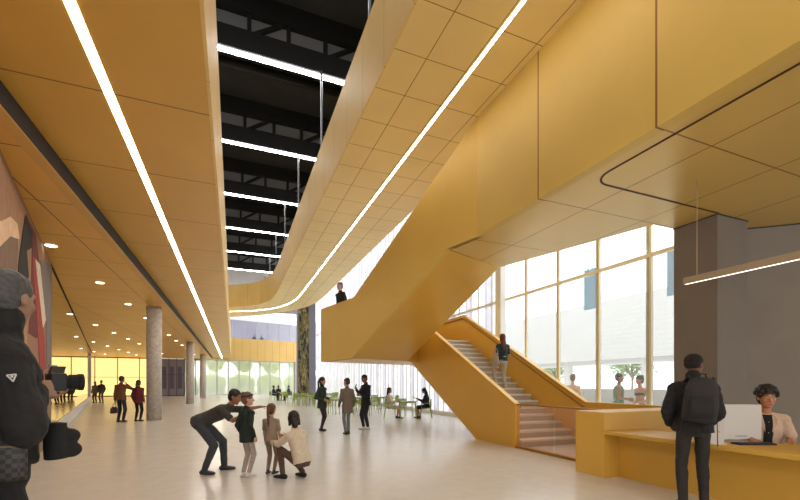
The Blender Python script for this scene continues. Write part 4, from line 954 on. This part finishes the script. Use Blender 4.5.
for s in (-1,1):
    MB().loft([((.10*s,.05,.50),.018),((.12*s,.12,.53),.02),((.135*s,.22,.48),.02),((.15*s,.27,.33),.018),((.155*s,.20,.10),.014)],8).build('shoulder_strap', mat('black webbing', '#141414', .8), bp, smooth=True, local=True)
    MB().bar((.16*s,-.06,.05),(.19*s,-.07,-.24),.022,.004).build('loose_strap', mat('black webbing', '#141414'), bp, local=True)
MB().loft([((-.035,.03,.52),.008),((-.02,.02,.57),.008),((.02,.02,.57),.008),((.035,.03,.52),.008)],8).build('grab_handle', mat('black webbing', '#141414'), bp, local=True)

rw, I = person('receptionist with curly dark hair and a beige jacket seated behind the counter', (6.44,3.14), F(-.50,-.87), h=1.74, pelvis=(0,-.02,.61), lean=.04, head=(.12,.04), hair=('curly','#1d1310'), sk='#bb8262', facep=True, collar=False,
    headscale=1.10, hands={'R':(.20,.30,.785), 'L':(-.17,.27,.79)}, elbow={'R':(.7,-.4,-.6), 'L':(-.45,-.6,-.7)}, feet={'R':(.12,.22,.13), 'L':(-.12,.22,.13)}, hnorm={'R':(0,0,-1), 'L':(0,0,-1)}, hdir={'R':(-.1,1,0), 'L':(.1,1,0)},
    top=('#d2b7a0','short',-.06,.020), bottom=('#26262a','trousers',.008), shoes='#1b1a1a', vox=.007)
T_ = I['T']
mb = MB(); mb.eloft([(T_(.02,.100), I['rt']*.050, I['fw']*.052), (T_(.18,.088), I['rt']*.058, I['fw']*.054), (T_(.32,.102), I['rt']*.066, I['fw']*.056), (T_(.42,.080), I['rt']*.064, I['fw']*.054), (T_(.49,.050), I['rt']*.056, I['fw']*.045)], 14)
remesh(mb, 'shirt_front', cloth('#17161a'), .007, 2, rw)
for s in (-1,1):
    MB().ext([T_(.50,.06,.055*s), T_(.44,.125,.085*s), T_(.36,.150,.075*s), T_(.27,.155,.035*s), T_(.36,.155,.040*s)], I['fw']*.008).build('lapel', cloth('#d2b7a0'), rw, local=True)
for z in (.40,.33,.26): MB().ell(T_(z,.150), (I['rt']*.005, I['fw']*.004, I['up']*.005), 8, 6).build('shirt_button', mat('white button', '#d8d4cc'), rw, local=True)
so = thing('desk_stool', 'dark stool under the receptionist behind the counter', 'stool', (6.44,3.14,0))
MB().tube((6.46,3.16,.44),(6.46,3.16,.50),.19,n=24).build('seat', mat('black seat vinyl', '#1c1c1e', .5), so, bevel=.01)
MB().tube((6.46,3.16,.03),(6.46,3.16,.44),.028).build('post', steel, so)
MB().tube((6.46,3.16,0),(6.46,3.16,.03),.22,n=24).build('base', steel, so)

# far table
(tx, ty), tr = tabs[0][0], tabs[0][1]
for c, tp, lb, st_ in ((0,'#33405a','in a blue top','short'),(1,'#1d1c20','in black','bob'),(2,'#2a3350','in a navy jacket','short')):
    a_ = tr+c*pi/2
    person('far visitor %s seated at the farthest green table' % lb, (tx+cos(a_)*.66, ty+sin(a_)*.66), (-cos(a_),-sin(a_)), h=1.72, pelvis=(0,-.04,.55), hands={'R':(.1,.33,.76), 'L':(-.1,.33,.76)}, feet={'R':(.1,.36,.085), 'L':(-.1,.36,.085)},
           hair=(st_,'#17100f'), sk='#9a6b50', top=(tp,'long',-.10,.018), bottom=('#26262c','trousers',.008), vox=.018)
for x, y, tp, lb in ((-4.9,66.2,'#6b5a78','in a mauve coat outside the left garden window'),(-1.6,66.0,'#33363c','in dark clothes outside the garden windows, left of the bushes'),(6.2,67.2,'#2c2e36','in a dark coat outside the right garden window')):
    person('far stroller '+lb, (x,y), F(1,-.3), z=-.05, h=1.75, hair=('short','#241a15'), sk='#a87458', top=(tp,'long',-.25,.03), bottom=('#3a3a40','trousers',.01), vox=.022)
